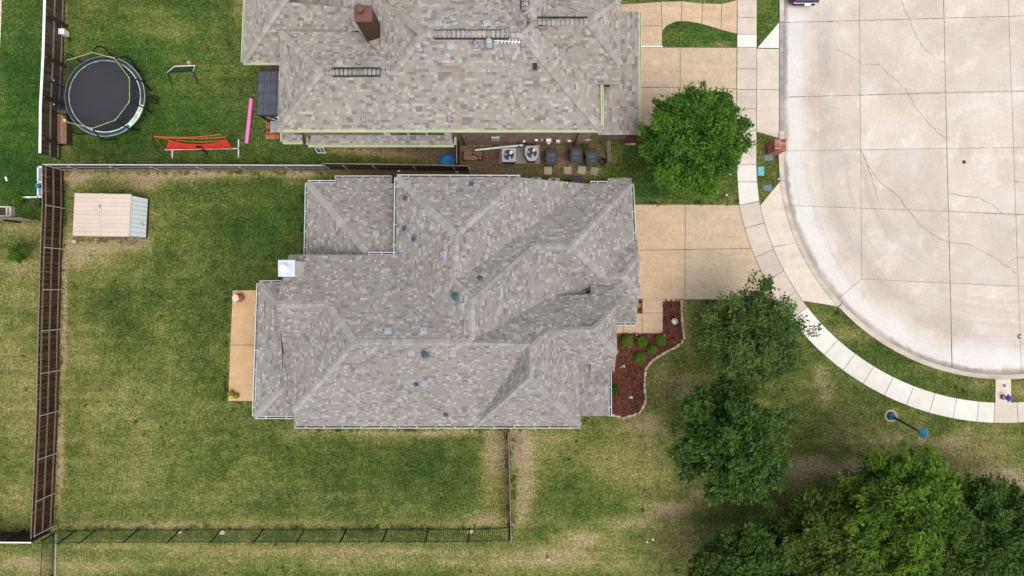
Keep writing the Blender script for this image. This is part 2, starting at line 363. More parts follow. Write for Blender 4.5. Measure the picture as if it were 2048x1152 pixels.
MT = dict(
    grass=grass_mat(), street=street_mat(),
    shingle=shingle_mat('roof_shingle_grey', (0.165, 0.150, 0.138), (0.250, 0.231, 0.214), (0.365, 0.345, 0.318)),
    shingle2=shingle_mat('roof_shingle_beige', (0.175, 0.155, 0.138), (0.295, 0.268, 0.238), (0.395, 0.366, 0.328)),
    cap=mat('ridge_shingle_grey', (0.300, 0.281, 0.260), (0.272, 0.255, 0.237), 1.2, 50, 0.15, 0.95, 0.2, bmp=0.2),
    cap2=mat('ridge_shingle_beige', (0.335, 0.305, 0.272), (0.285, 0.26, 0.232), 1.2, 50, 0.15, 0.95, 0.2, bmp=0.2),
    gap=mat('shingle_edge_shade', (0.055, 0.05, 0.046), (0.045, 0.041, 0.038)),  # near-black butt faces: shade under each course put into the colour
    deck=mat('roof_deck', (0.16, 0.15, 0.14)),
    fascia=mat('fascia_paint', (0.55, 0.52, 0.47), rough=0.6),
    fascia2=mat('fascia_brown', (0.10, 0.06, 0.045), rough=0.6),
    gutter=mat('gutter_white', (0.66, 0.66, 0.65), (0.58, 0.59, 0.59), rough=0.35, fvar=0.05, bmp=0),
    gutter_in=mat('gutter_dark_inside', (0.05, 0.065, 0.07), (0.09, 0.09, 0.085), 3),  # inside of the trough, much darker than its lips
    gutter2=mat('gutter_pale_green', (0.52, 0.58, 0.34), (0.45, 0.52, 0.32), 1.0, rough=0.4, fvar=0.06, bmp=0),
    brick=brick_mat('house_brick_tan', (0.30, 0.20, 0.14), (0.22, 0.14, 0.10), (0.35, 0.32, 0.28)),
    brick2=brick_mat('house_brick_red_brown', (0.30, 0.175, 0.12), (0.20, 0.12, 0.085), (0.34, 0.29, 0.24)),
    tan=paving_mat('aggregate_tan', (0.53, 0.385, 0.25), (0.47, 0.345, 0.235), 0.20, 0.35),
    tan2=paving_mat('aggregate_buff', (0.49, 0.375, 0.262), (0.445, 0.345, 0.25), 0.20, 0.35),
    patio=paving_mat('patio_concrete', (0.52, 0.345, 0.185), (0.45, 0.305, 0.17), 0.22, 0.25),
    conc=paving_mat('sidewalk_concrete', (0.66, 0.625, 0.57), (0.60, 0.57, 0.52), 0.06, 0.08),
    conc2=paving_mat('apron_concrete', (0.56, 0.485, 0.40), (0.50, 0.43, 0.36), 0.07, 0.25),
    kerb=paving_mat('kerb_concrete', (0.54, 0.475, 0.40), (0.44, 0.385, 0.33), 0.12, 0.6),
    kerb_dark=paving_mat('kerb_stained', (0.34, 0.31, 0.285), (0.24, 0.225, 0.215), 0.2, 0.6),
    joint=mat('joint_dirt', (0.12, 0.115, 0.09), (0.17, 0.145, 0.11), 4),
    crack=mat('crack_filler', (0.035, 0.045, 0.045), (0.20, 0.18, 0.155), 1.3),
    mulch=mat('mulch_red', (0.165, 0.055, 0.032), (0.095, 0.033, 0.022), 2.5, 18, 0.5, 0.95, 0.7, bmp=0.5),
    stone=mat('edging_stone', (0.50, 0.41, 0.30), (0.40, 0.31, 0.22), 3, 30, 0.2, 0.9, 0.25),
    wood=mat('fence_wood', (0.062, 0.033, 0.020), (0.032, 0.018, 0.012), 6, 40, 0.4, 0.9, 0.5, stretch=(1, 1, 0.25)),
    wood_grey=mat('fence_wood_weathered', (0.108, 0.074, 0.050), (0.058, 0.040, 0.029), 6, 40, 0.35, 0.9, 0.4),
    rail=mat('fence_rail', (0.23, 0.145, 0.09), (0.16, 0.10, 0.065), 4, 40, 0.3, 0.85, 0.2),
    railg=mat('fence_rail_grey', (0.24, 0.20, 0.165), (0.17, 0.14, 0.115), 4, 40, 0.3, 0.85, 0.2),
    steel=mat('galvanised_steel', (0.48, 0.48, 0.49), (0.40, 0.40, 0.42), 5, rough=0.5, fvar=0.1, bmp=0),
    white=mat('white_paint', (0.80, 0.80, 0.80), (0.70, 0.70, 0.71), 3, rough=0.5, fvar=0.05, bmp=0),
    iron=mat('black_iron', (0.012, 0.022, 0.022), (0.02, 0.028, 0.028), 5, rough=0.5, bmp=0),
    black=mat('black_plastic', (0.012, 0.013, 0.016), (0.02, 0.02, 0.024), 5, rough=0.5, bmp=0),
    rubber=mat('jumping_mat', (0.030, 0.031, 0.040), (0.036, 0.034, 0.042), 1, 220, 0.5, 0.75, bmp=0.2),
    pad=mat('spring_pad', (0.052, 0.058, 0.080), (0.036, 0.042, 0.062), 3, rough=0.5, fvar=0.2),
    lime=mat('lime_piping', (0.33, 0.52, 0.12), (0.27, 0.46, 0.12), 3, rough=0.5, fvar=0.05, bmp=0),
    pale_lime=mat('pale_lime_band', (0.70, 0.84, 0.66), (0.62, 0.80, 0.62), 3, rough=0.5, fvar=0.03, bmp=0),
    dkgreen=mat('lettering_green', (0.06, 0.25, 0.13), rough=0.6, fvar=0.03, bmp=0),
    net=net_mat('enclosure_net', (0.012, 0.02, 0.028), 0.50),
    goal_net=net_mat('goal_net', (0.012, 0.035, 0.022), 0.62),
    red=mat('red_fabric', (0.75, 0.055, 0.035), (0.64, 0.035, 0.03), 4, 60, 0.12, 0.7),
    orange=mat('orange_webbing', (0.62, 0.13, 0.035), rough=0.7, fvar=0.1),
    pink=mat('pink_foam', (0.80, 0.17, 0.46), (0.74, 0.15, 0.42), 3, rough=0.6, fvar=0.05, bmp=0),
    shed=mat('shed_roof_beige', (0.56, 0.46, 0.38), (0.50, 0.41, 0.34), 1.2, 12, 0.08, 0.6, 0.06, bmp=0),
    shed_white=mat('shed_white_panel', (0.86, 0.91, 0.94), (0.82, 0.89, 0.93), 1.5, 30, 0.04, 0.5, 0.05, bmp=0),
    slate=mat('slate_metal', (0.075, 0.085, 0.105), (0.06, 0.068, 0.088), 2, 40, 0.15, 0.6, 0.15, bmp=0),
    terracotta=mat('terracotta', (0.42, 0.14, 0.07), (0.33, 0.115, 0.06), 4, 40, 0.2, 0.85, 0.2),
    cream=mat('cream_siding', (0.66, 0.62, 0.53), (0.60, 0.56, 0.48), 3, rough=0.7, fvar=0.04, bmp=0),
    tin=mat('sheet_metal_pale', (0.46, 0.53, 0.57), (0.58, 0.63, 0.66), 3, rough=0.35, fvar=0.05, bmp=0, metal=0.3),
    vent=mat('vent_grey', (0.25, 0.27, 0.285), (0.29, 0.31, 0.325), 3, rough=0.6, fvar=0.06, bmp=0),
    vent2=mat('vent_grey_beige', (0.36, 0.37, 0.37), (0.31, 0.32, 0.32), 3, rough=0.6, fvar=0.06, bmp=0),
    flash=mat('flashing_blue_grey', (0.15, 0.175, 0.195), (0.11, 0.14, 0.165), 6, rough=0.5, bmp=0),
    lead=mat('pipe_boot_blue_grey', (0.028, 0.055, 0.085), (0.06, 0.095, 0.13), 12, rough=0.5, bmp=0),
    brown=mat('brown_flashing', (0.145, 0.067, 0.052), (0.115, 0.052, 0.042), 3, rough=0.6, fvar=0.1),
    brown_dark=mat('brown_siding', (0.085, 0.042, 0.028), (0.06, 0.032, 0.022), 3, 20, 0.2, 0.7),
    teal=mat('teal_paint', (0.022, 0.13, 0.19), (0.03, 0.18, 0.25), 9, rough=0.35, fvar=0.15, bmp=0),
    teal_lid=mat('teal_plastic', (0.14, 0.42, 0.44), (0.10, 0.34, 0.37), 5, rough=0.6),
    grey_lid=mat('grey_blue_plastic', (0.15, 0.19, 0.24), (0.11, 0.145, 0.19), 5, rough=0.6),
    hyd=mat('hydrant_blue', (0.075, 0.075, 0.42), (0.12, 0.10, 0.52), 9, rough=0.4, bmp=0),
    bin=mat('bin_plastic', (0.026, 0.031, 0.044), (0.04, 0.045, 0.06), 3, rough=0.55, fvar=0.12, bmp=0),
    ac=mat('condenser_grey', (0.42, 0.41, 0.40), (0.36, 0.355, 0.35), 3, rough=0.6, fvar=0.06, bmp=0),
    blue=mat('pool_blue', (0.02, 0.17, 0.36), (0.015, 0.12, 0.28), 3, rough=0.4, fvar=0.1, bmp=0),
    flag=mat('flagstone_brown', (0.24, 0.135, 0.085), (0.17, 0.095, 0.065), 5, 30, 0.25, 0.9, 0.3),
    paver=mat('paver_buff', (0.44, 0.37, 0.27), (0.38, 0.33, 0.25), 4, 40, 0.12, 0.9, 0.15),
    plank=mat('grey_plank', (0.23, 0.18, 0.13), (0.17, 0.135, 0.10), 6, rough=0.9),
    bricku=mat('pillar_brick', (0.36, 0.125, 0.085), (0.27, 0.10, 0.07), 8, 40, 0.3, 0.9, 0.45),
    mortar=mat('mortar', (0.50, 0.44, 0.39), (0.42, 0.37, 0.33), 8),
    bark=mat('bark', (0.17, 0.135, 0.10), (0.10, 0.08, 0.06), 5, 30, 0.3, 0.9),
    glass=mat('dark_glass', (0.012, 0.014, 0.018), rough=0.08, fvar=0.02, bmp=0, spec=0.5),
    paint=mat('car_paint', (0.035, 0.018, 0.055), (0.045, 0.02, 0.065), 1, rough=0.25, fvar=0.03, bmp=0, spec=0.6),
    tail=mat('tail_lamp_red', (0.07, 0.005, 0.02), rough=0.2, fvar=0.02, bmp=0),
    ball=mat('tan_ball', (0.55, 0.33, 0.2), rough=0.6),
    yellow=mat('yellow_ball', (0.72, 0.48, 0.13), rough=0.6),
    dirt=mat('bare_dirt', (0.20, 0.135, 0.085), (0.14, 0.095, 0.06), 4),
    leaf_a=leaf_mat('leaf_bright', (0.014, 0.054, 0.006), (0.098, 0.215, 0.017)),
    leaf_b=leaf_mat('leaf_grey_green', (0.036, 0.074, 0.016), (0.120, 0.185, 0.040)),
    leaf_c=leaf_mat('leaf_dark', (0.016, 0.048, 0.007), (0.085, 0.158, 0.022)),
    leaf_d=leaf_mat('leaf_yellow_green', (0.018, 0.058, 0.006), (0.132, 0.222, 0.018)),
    leaf_e=leaf_mat('leaf_wood_green', (0.018, 0.048, 0.006), (0.115, 0.175, 0.020)),
    box_leaf=leaf_mat('leaf_clipped', (0.045, 0.095, 0.010), (0.20, 0.285, 0.024), 0.25),
    yel_leaf=leaf_mat('leaf_yellow', (0.20, 0.22, 0.01), (0.55, 0.52, 0.03), 0.2),
)

# ------------------------------------------------------------------ plan geometry (image pixels)
CX, CY = 2006.0, 308.0            # centre of the turning circle
R_ST, R_KO, R_SI, R_SO = 440.0, 450.0, 497.0, 538.0   # street edge, kerb back, sidewalk inner / outer

def ring(r, a0, a1, n):           # angle in degrees: 180 = west, 90 = south (image y runs down)
    return [(CX + r * math.cos(math.radians(a0 + (a1 - a0) * i / n)), CY + r * math.sin(math.radians(a0 + (a1 - a0) * i / n))) for i in range(n + 1)]

def ccw(p):
    a = sum(p[i][0] * p[(i + 1) % len(p)][1] - p[(i + 1) % len(p)][0] * p[i][1] for i in range(len(p)))
    return p if a > 0 else p[::-1]

def clip(subj, cl):
    out = ccw(list(subj)); cl = ccw(list(cl))
    for i in range(len(cl)):
        a = cl[i]; b = cl[(i + 1) % len(cl)]; inp = out; out = []
        if not inp: return []
        def side(p): return (b[0] - a[0]) * (p[1] - a[1]) - (b[1] - a[1]) * (p[0] - a[0])
        for k in range(len(inp)):
            p = inp[k]; q = inp[(k + 1) % len(inp)]; sp_, sq = side(p), side(q)
            if sp_ >= 0: out.append(p)
            if (sp_ >= 0) != (sq >= 0):
                u = sp_ / (sp_ - sq); out.append((p[0] + u * (q[0] - p[0]), p[1] + u * (q[1] - p[1])))
    return out

def inset(poly, g):
    """move every edge inwards by g (image pixels)"""
    p = ccw(list(poly)); n = len(p); out = []
    for i in range(n):
        a, b, c = p[i - 1], p[i], p[(i + 1) % n]
        d1 = (b[0] - a[0], b[1] - a[1]); d2 = (c[0] - b[0], c[1] - b[1])
        l1 = math.hypot(*d1) or 1; l2 = math.hypot(*d2) or 1
        n1 = (-d1[1] / l1, d1[0] / l1); n2 = (-d2[1] / l2, d2[0] / l2)
        m = (n1[0] + n2[0], n1[1] + n2[1]); k = m[0] * n1[0] + m[1] * n1[1]
        k = max(k, 0.35)
        out.append((b[0] + m[0] / k * g, b[1] + m[1] / k * g))
    return out

PAVED = []                         # where no grass grows
def slab(parent, poly, z1, m, tint=None, gap=0.5, name='slab', z0=0.004):
    PAVED.append(poly)
    p = inset(poly, gap) if gap else poly
    mb = MB(); mb.prism([P(x, y)[:2] for x, y in p], z0, z1, 0, random.uniform(0.3, 0.7) if tint is None else tint)
    return mb.build(name, m, parent)

def struct(name, parts=None):
    o = bpy.data.objects.new(name, None); link(o); o['kind'] = 'structure'; return o

def flat(name, poly, z, m, parent=None):
    mb = MB(); mb.poly([(*P(x, y)[:2], z) for x, y in ccw(poly)[::-1]], 0, 0.5)
    return mb.build(name, m, parent)

# ---- street
street_outline = [(1567, -260), (1567, 200)] + [(1566.5, 260)] + ring(R_ST, 180, 0, 72) + [(2446, -260)]
street = flat('street', street_outline, 0.006, MT['joint']); street['kind'] = 'structure'
PAVED.append(street_outline)
def lx(p, q, y): return p[0] + (q[0] - p[0]) * (y - p[1]) / (q[1] - p[1])
V = [[(1500, -300), (1500, 900)], [(1718, -60), (1723, 558)], [(1885, -60), (1905, 770)], [(2014, -60), (2043, 770)], [(2190, -60), (2200, 770)], [(2500, -300), (2500, 900)]]
Hh = [[(1500, -300), (2500, -300)], [(1500, -110), (2500, -125)], [(1500, 47), (2500, 20)], [(1500, 197), (1890, 185), (2500, 172)], [(1500, 303), (2500, 288)], [(1500, 408), (1895, 423), (2500, 446)], [(1723, 558), (2500, 594)], [(1500, 900), (2500, 900)]]
def yat(h, x):
    for a, b in zip(h, h[1:]):
        if a[0] <= x <= b[0] or b is h[-1]: return a[1] + (b[1] - a[1]) * (x - a[0]) / (b[0] - a[0])
def cross(v, h):
    x = (v[0][0] + v[1][0]) / 2
    for _ in range(6): y = yat(h, x); x = lx(v[0], v[1], y)
    return (x, y)
cells = []
for j in range(len(Hh) - 1):
    for i in range(len(V) - 1):
        if j >= 5 and i < 1: continue
        if j >= 6 and i < 2: continue
        cells.append([cross(V[i], Hh[j]), cross(V[i + 1], Hh[j]), cross(V[i + 1], Hh[j + 1]), cross(V[i], Hh[j + 1])])
cells.append([(1500, 408), cross(V[1], Hh[5]), (1723, 558), (1500, 745)])
cells.append([(1723, 558), cross(V[2], Hh[6]), (1906, 900), (1500, 900), (1500, 745)])
for c in cells:
    q = clip(street_outline, inset(c, 0.38))
    if len(q) > 2:
        mb = MB(); mb.prism([P(x, y)[:2] for x, y in q], 0.008, 0.022, 0, random.uniform(0.25, 0.75)); mb.build('concrete_slab', MT['street'], street)

def ribbon(name, pts, wd, z, m, parent, jit=1.5):
    mb = MB(); out = []
    for (a, b) in zip(pts, pts[1:]):
        n = max(1, int(math.hypot(b[0] - a[0], b[1] - a[1]) / 7))
        for k in range(n):
            f = k / n; out.append((a[0] + (b[0] - a[0]) * f + random.uniform(-jit, jit), a[1] + (b[1] - a[1]) * f + random.uniform(-jit, jit)))
    out.append(pts[-1]); P3 = [P(x, y, 0) for x, y in out]
    L = []; Rr = []
    for i, p in enumerate(P3):
        d = (P3[min(i + 1, len(P3) - 1)] - P3[max(i - 1, 0)]).normalized(); nrm = Vector((-d.y, d.x, 0))
        ww = wd * random.uniform(0.25, 1.0)
        L.append((*(p + nrm * ww)[:2], z)); Rr.append((*(p - nrm * ww)[:2], z))
    for i in range(len(P3) - 1): mb.poly([Rr[i], Rr[i + 1], L[i + 1], L[i]])
    return mb.build(name, m, parent)
for pts in ([(1801, 0), (1818, 40), (1830, 70), (1850, 100), (1872, 118), (1889, 125)],
            [(1670, 98), (1690, 107), (1720, 124), (1723, 129), (1757, 129)],
            [(1755, 121), (1758, 130), (1790, 160), (1810, 180), (1830, 215), (1850, 240), (1880, 270), (1892, 277)],
            [(1722, 300), (1733, 328), (1760, 365), (1788, 384), (1805, 405), (1840, 450), (1870, 472), (1895, 485), (1935, 487), (1960, 500), (1985, 514), (2003, 524), (2034, 549)],
            [(2003, 524), (2017, 525), (2030, 517), (2060, 514)],
            [(1733, 328), (1745, 365), (1752, 384), (1760, 415)],
            [(1897, 387), (1930, 392), (1960, 397), (1985, 410), (2003, 426)], [(2034, 575), (2060, 586)], [(2028, 361), (2050, 366)]):
    ribbon('crack', pts, 0.016, 0.026, MT['crack'], street)
for (a, b) in (((1570, 45.5), (1888, 37)), ((1888, 36.5), (2048, 32)), ((1887, 0), (1893, 300)), ((1893, 300), (1904, 740)), ((1580, 194), (2048, 183)), ((1900, 423), (2048, 430))):
    ribbon('joint_filler', [a, b], 0.014, 0.0245, MT['crack'], street, 0.5)
mb = MB(); mb.lathe(P(1928, 324, 0.022), [(0.11, 0), (0.11, 0.008), (0.09, 0.012)], 16); tag(mb.build('valve_cover', MT['black']), 'small round black valve cover set in the street concrete', 'valve cover')
mb = MB(); mb.tube([P(2042, 676, .03), P(2037, 676, .03), P(2036, 672, .03), P(2038, 669, .03), P(2043, 670, .03)], 0.03)
tag(mb.build('rubber_hook', MT['black']), 'little black hook-shaped scrap lying on the street concrete', 'scrap')

# ---- kerb (low across the two driveways)
kerb = struct('kerb')
def kerb_run(inner, outer, z, m):
    n = len(inner)
    for i in range(n - 1):
        PAVED.append([inner[i], inner[i + 1], outer[i + 1], outer[i]])
    mb = MB()
    prof = [(0.0, 0.010), (0.06, z * 0.85), (0.25, z), (1.0, z), (1.0, 0.0)]
    pts = [[P(inner[i][0] + (outer[i][0] - inner[i][0]) * f, inner[i][1] + (outer[i][1] - inner[i][1]) * f, 0) + Vector((0, 0, zz)) for f, zz in prof] for i in range(n)]
    for i in range(n - 1):
        for k in range(len(prof) - 1): mb.poly([pts[i][k], pts[i][k + 1], pts[i + 1][k + 1], pts[i + 1][k]], 0, 0.5)
    mb.poly(pts[0]); mb.poly(pts[-1][::-1])
    mb.build('kerb_length', m, kerb)
kerb_run([(1567, -260), (1567, 44)], [(1558, -260), (1558, 44)], 0.12, MT['kerb'])
kerb_run([(1567, 45), (1567, 262)], [(1558.5, 45), (1558.5, 262)], 0.045, MT['kerb_dark'])
def arc_kerb(a0, a1, z, m, n): kerb_run(ring(R_ST, a0, a1, n), ring(R_KO, a0, a1, n), z, m)
kerb_run([(1567, 263), (1566, 308)], [(1557.5, 263), (1556, 308)], 0.12, MT['kerb'])
arc_kerb(179.9, 173.2, 0.12, MT['kerb'], 6); arc_kerb(173.1, 137.3, 0.045, MT['kerb'], 24); arc_kerb(137.2, 0.0, 0.12, MT['kerb'], 70)
kerb_run([(2446, 306), (2446, -260)], [(2456, 306), (2456, -260)], 0.12, MT['kerb'])

# ---- sidewalks
walk = struct('sidewalk')
def ring_slab(a0, a1, m, tint=None, z=0.035):
    n = max(3, int(abs(a1 - a0) * 1.2))
    slab(walk, ring(R_SI, a0, a1, n) + ring(R_SO, a1, a0, n), z, m, tint)
def xs(y): return 1474.5 - 2.0 * max(0, min(1, y / 340.0)), 1513.5 - 1.0 * max(0, min(1, y / 340.0))
def side_slab(y0, y1, m, tint=None):
    a = xs(y0); b = xs(y1); slab(walk, [(a[0], y0), (a[1], y0), (b[1], y1), (b[0], y1)], 0.035, m, tint)
for y0, y1 in ((-160, -110), (-110, -60), (-60, 0), (0, 35), (35, 69)): side_slab(y0, y1, MT['conc2'], random.uniform(0.45, 0.7))
side_slab(69, 95, MT['conc'], 0.7)
for y0, y1 in ((95, 138), (138, 179), (179, 218), (218, 262)): side_slab(y0, y1, MT['conc2'], random.uniform(0.2, 0.5))
side_slab(262, 329, MT['conc2'], 0.8)
slab(walk, [(1472.5, 329), (1512.5, 329), (1514, 364), (1475, 364)], 0.035, MT['conc'], 0.4)
slab(walk, [(1475, 364), (1514, 364), (1518.5, 402.5), (1478.2, 410.5)], 0.035, MT['conc'], 0.5)
angs = [169.0, 163.9, 157.4, 151.9, 146.4, 142.0]
for a0, a1 in zip(angs, angs[1:]): ring_slab(a0, a1, MT['conc2'], random.uniform(0.25, 0.55))
a = 142.0
while a > 93.5:
    ring_slab(a, max(a - 5.15, 92.0), MT['conc'], random.uniform(0.45, 0.75)); a -= 5.15
a = 92.0
while a > 40: ring_slab(a, a - 5.15, MT['conc2'], random.uniform(0.55, 0.9)); a -= 5.15

# ---- driveways
drive = struct('driveway')
def oarc(r, ya, yb, n=10): return [(CX - math.sqrt(r * r - (y - CY) ** 2), y) for y in [ya + (yb - ya) * i / n for i in range(n + 1)]]
slab(drive, [(1225, 409), (1370, 409), (1370, 499), (1225, 502)], 0.03, MT['tan'], 0.46)
slab(drive, [(1225, 502), (1370, 499), (1370, 599), (1225, 598)], 0.03, MT['tan'], 0.52)
slab(drive, [(1370, 409)] + oarc(R_SO, 410, 497) + [(1370, 499)], 0.03, MT['tan2'], 0.55)
slab(drive, [(1370, 499)] + oarc(R_SO, 497, 600) + [(1370, 599)], 0.03, MT['tan2'], 0.62)
slab(drive, oarc(R_SI, 411, 494) + [(1594, 486)] + oarc(R_KO, 486, 363)[0:], 0.032, MT['conc2'], 0.75)
slab(drive, oarc(R_SI, 494, 601) + [(1606, 602)] + oarc(R_KO, 613, 486), 0.032, MT['conc2'], 0.85)
drive2 = struct('driveway')
slab(drive2, [(1255, 95), (1360, 95), (1360, 175), (1255, 175)], 0.03, MT['tan2'], 0.58)
slab(drive2, [(1360, 95), (1473.5, 95.5), (1473, 178), (1360, 175)], 0.03, MT['tan2'], 0.52)
slab(drive2, [(1255, 175), (1360, 175), (1360, 262), (1255, 262)], 0.03, MT['tan2'], 0.5)
slab(drive2, [(1360, 175), (1473, 178), (1472.5, 262), (1360, 262)], 0.03, MT['tan2'], 0.55)
slab(drive2, [(1513, 97), (1558, 98), (1558, 180), (1513, 179)], 0.032, MT['conc2'], 0.55)
slab(drive2, [(1513, 179), (1558, 180), (1558, 277), (1513, 264)], 0.032, MT['conc2'], 0.55)
slab(drive2, [(1514, 96), (1558, 45), (1558, 97)], 0.032, MT['conc'], 0.6)
path2 = struct('path')
for s_, tt in (([(1240, 9), (1322, 4), (1324, 52), (1240, 52)], .5), ([(1240, 52), (1324, 52), (1324, 93), (1240, 93)], .5),
           ([(1322, 4), (1363, 2.5), (1363, 43), (1350, 44), (1333, 52), (1324, 63), (1324, 52)], .55),
           ([(1363, 2.5), (1405, 7), (1403, 48), (1375, 43), (1363, 43)], .6), ([(1405, 7), (1443, 8), (1442, 60), (1403, 48)], .55),
           ([(1443, 8), (1460, 4), (1474, 0), (1473.5, 68), (1442, 60)], .5)):
    slab(path2, s_, 0.03, MT['tan'], tt - 0.05)
mb = MB(); mb.prism([P(x, y)[:2] for x, y in ((1276, 92.3), (1325, 92.3), (1325, 94.5), (1276, 94.5))], 0.004, 0.05); mb.build('edge_strip', MT['white'], path2)

path = struct('path')
slab(path, [(1284, 598), (1326, 598), (1326, 626), (1284, 626)], 0.045, MT['tan'], 0.56)
slab(path, [(1284, 626), (1326, 626), (1326, 667), (1284, 667)], 0.045, MT['tan'], 0.5)
slab(path, [(1246, 626), (1284, 626), (1284, 667), (1246, 667)], 0.045, MT['tan'], 0.48)
slab(path, [(1200, 626), (1246, 626), (1246, 667), (1200, 667)], 0.045, MT['tan'], 0.46)

patio = struct('patio')
slab(patio, [(466, 580), (540, 580), (540, 690), (461.5, 690)], 0.07, MT['patio'], 0.5)
slab(patio, [(461.5, 690), (540, 690), (540, 802), (457, 802)], 0.07, MT['patio'], 0.56)

far_path = struct('path')
slab(far_path, [(-60, -60), (5, -60), (4, 30), (-60, 30)], 0.03, MT['conc2'], 0.5); slab(far_path, [(-60, 30), (4, 30), (1, 92), (-60, 92)], 0.03, MT['conc2'], 0.6)
mow = struct('mowing_strip')
slab(mow, [(110.5, 1064), (114, 1068), (111, 1230), (107.5, 1230)], 0.02, MT['kerb_dark'], 0.6)

hyd_pad = struct('concrete_pad'); slab(hyd_pad, [(1989.5, 758), (2021.5, 758), (2021, 808), (1989.5, 808)], 0.05, MT['conc2'], 0.85)
ac_pad = struct('concrete_pad'); slab(ac_pad, [(998, 288), (1080, 288), (1080, 328), (998, 328)], 0.08, MT['kerb_dark'], 0.55)

# ---- lawn
DRY = [  # x, y, rx, ry, amount : worn and bare places in the turf
    (150, 350, 28, 20, .75), (290, 352, 120, 14, .5), (260, 372, 60, 16, .3), (450, 347, 190, 10, .55), (620, 345, 50, 12, .45), (300, 362, 30, 18, .3),
    (200, 492, 75, 16, .55), (152, 520, 24, 30, .35), (265, 484, 24, 10, .7), (298, 440, 8, 50, .35), (140, 450, 8, 60, .3), (210, 520, 60, 22, .25),
    (129, 580, 6, 70, .55), (126, 700, 6, 80, .45), (122, 860, 8, 70, .5), (118, 950, 8, 60, .55), (300, 1050, 230, 9, .32), (700, 1048, 330, 9, .26), (960, 1040, 60, 18, .4),
    (170, 690, 60, 200, .14), (290, 860, 170, 160, .15), (380, 980, 200, 60, .08), (330, 690, 60, 60, .08),
    (760, 866, 170, 12, .4), (905, 862, 70, 12, .35), (990, 900, 34, 60, .4), (985, 960, 20, 80, .35), (1012, 980, 9, 100, .3),
    (1040, 880, 24, 60, .5), (1050, 960, 24, 70, .42), (1045, 1020, 16, 40, .3), (1090, 890, 40, 40, .4), (1180, 930, 90, 50, .28), (1250, 900, 60, 60, .2),
    (1130, 870, 40, 20, .2), (1100, 1105, 70, 20, .42), (1180, 1076, 70, 17, .48), (1260, 1046, 60, 16, .52), (1340, 1018, 60, 15, .52), (1415, 992, 45, 14, .5), (1370, 1060, 50, 40, .3), (1350, 1100, 80, 50, .16), (1200, 1130, 120, 30, .22), (1060, 1130, 60, 20, .2),
    (1310, 860, 40, 70, .22), (1330, 740, 30, 60, .3), (1400, 780, 50, 30, .4), (1330, 960, 60, 60, .18), (1380, 700, 20, 90, .25),
    (1655, 785, 17, 24, .5), (1640, 750, 14, 20, .45), (1690, 740, 30, 20, .1), (1670, 850, 60, 50, .3), (1620, 930, 60, 20, .42), (1590, 950, 40, 30, .35), (1710, 945, 60, 24, .4), (1740, 900, 60, 40, .3),
    (1900, 885, 34, 14, .4), (1930, 860, 24, 14, .3), (1850, 905, 80, 40, .32), (1980, 900, 80, 40, .3), (1920, 960, 100, 22, .48), (2010, 960, 60, 30, .4), (1799, 874, 7, 6, .5), (1843, 886, 5, 14, .6),
    (1782, 832, 11, 10, .5), (1700, 668, 40, 16, .3), (1640, 640, 18, 20, .15), (1860, 740, 50, 10, .25), (1960, 770, 40, 8, .2), (2040, 780, 30, 20, .3),
    (780, 300, 140, 12, .62), (700, 300, 60, 8, .4), (860, 305, 60, 18, .4), (1000, 310, 90, 26, .45), (1150, 305, 90, 24, .4), (985, 335, 40, 22, .5), (1180, 345, 40, 12, .35), (1120, 320, 30, 20, .4),
    (45, 455, 60, 16, .55), (40, 530, 60, 30, .32), (20, 700, 60, 220, .26), (60, 800, 20, 200, .1), (40, 1000, 60, 50, .28), (50, 1130, 60, 30, .42),
    (500, 1122, 520, 26, .3), (900, 1125, 150, 20, .22), (250, 1090, 120, 10, .3), (640, 1100, 300, 12, .3), (200, 1135, 80, 14, .3),
    (270, 40, 60, 40, .2), (360, 60, 60, 30, .22), (290, 180, 40, 40, .12), (130, 40, 5, 60, .5), (135, 300, 10, 20, .3), (480, 30, 12, 80, .25), (400, 170, 60, 40, .1),
    (1440, 88, 26, 6, .35), (1530, 20, 10, 40, .05), (1300, 400, 40, 6, .35), (1540, 290, 20, 12, .2), (500, 590, 5, 4, .3), (462, 700, 5, 90, .25), (480, 808, 30, 5, .3), (540, 840, 40, 7, .3),
    (1378, 605, 8, 5, .3), (1295, 850, 40, 16, .4), (1370, 640, 8, 50, .3),
]
LUSH = [(300, 150, 190, 190, 1.0), (40, 180, 60, 200, 1.0), (30, 330, 70, 90, 1.0), (560, 440, 90, 120, .4), (500, 500, 100, 100, .15), (1400, 70, 110, 60, .9), (1540, 40, 60, 90, .7), (1300, 390, 120, 40, .6), (650, 300, 120, 40, .8),
        (1800, 700, 140, 80, .4), (1380, 620, 60, 40, .3), (500, 940, 300, 70, .1), (850, 950, 160, 70, .25), (800, 1130, 160, 30, .35), (1150, 1000, 90, 50, .35), (300, 1120, 300, 40, .4)]
GREEN = [(520, 470, 90, 90, .2), (250, 620, 70, 60, .1), (420, 700, 60, 200, .08), (330, 640, 160, 80, .06), (850, 930, 160, 50, .18), (480, 900, 60, 60, .12), (1150, 880, 70, 40, .12), (1130, 960, 60, 50, .12), (220, 290, 120, 20, .15), (330, 250, 150, 60, .1), (900, 1140, 60, 20, .1), (40, 370, 60, 60, .25), (40, 200, 40, 100, .12), (1300, 330, 60, 60, .3), (1440, 730, 60, 60, .15), (1700, 640, 60, 30, .12)]
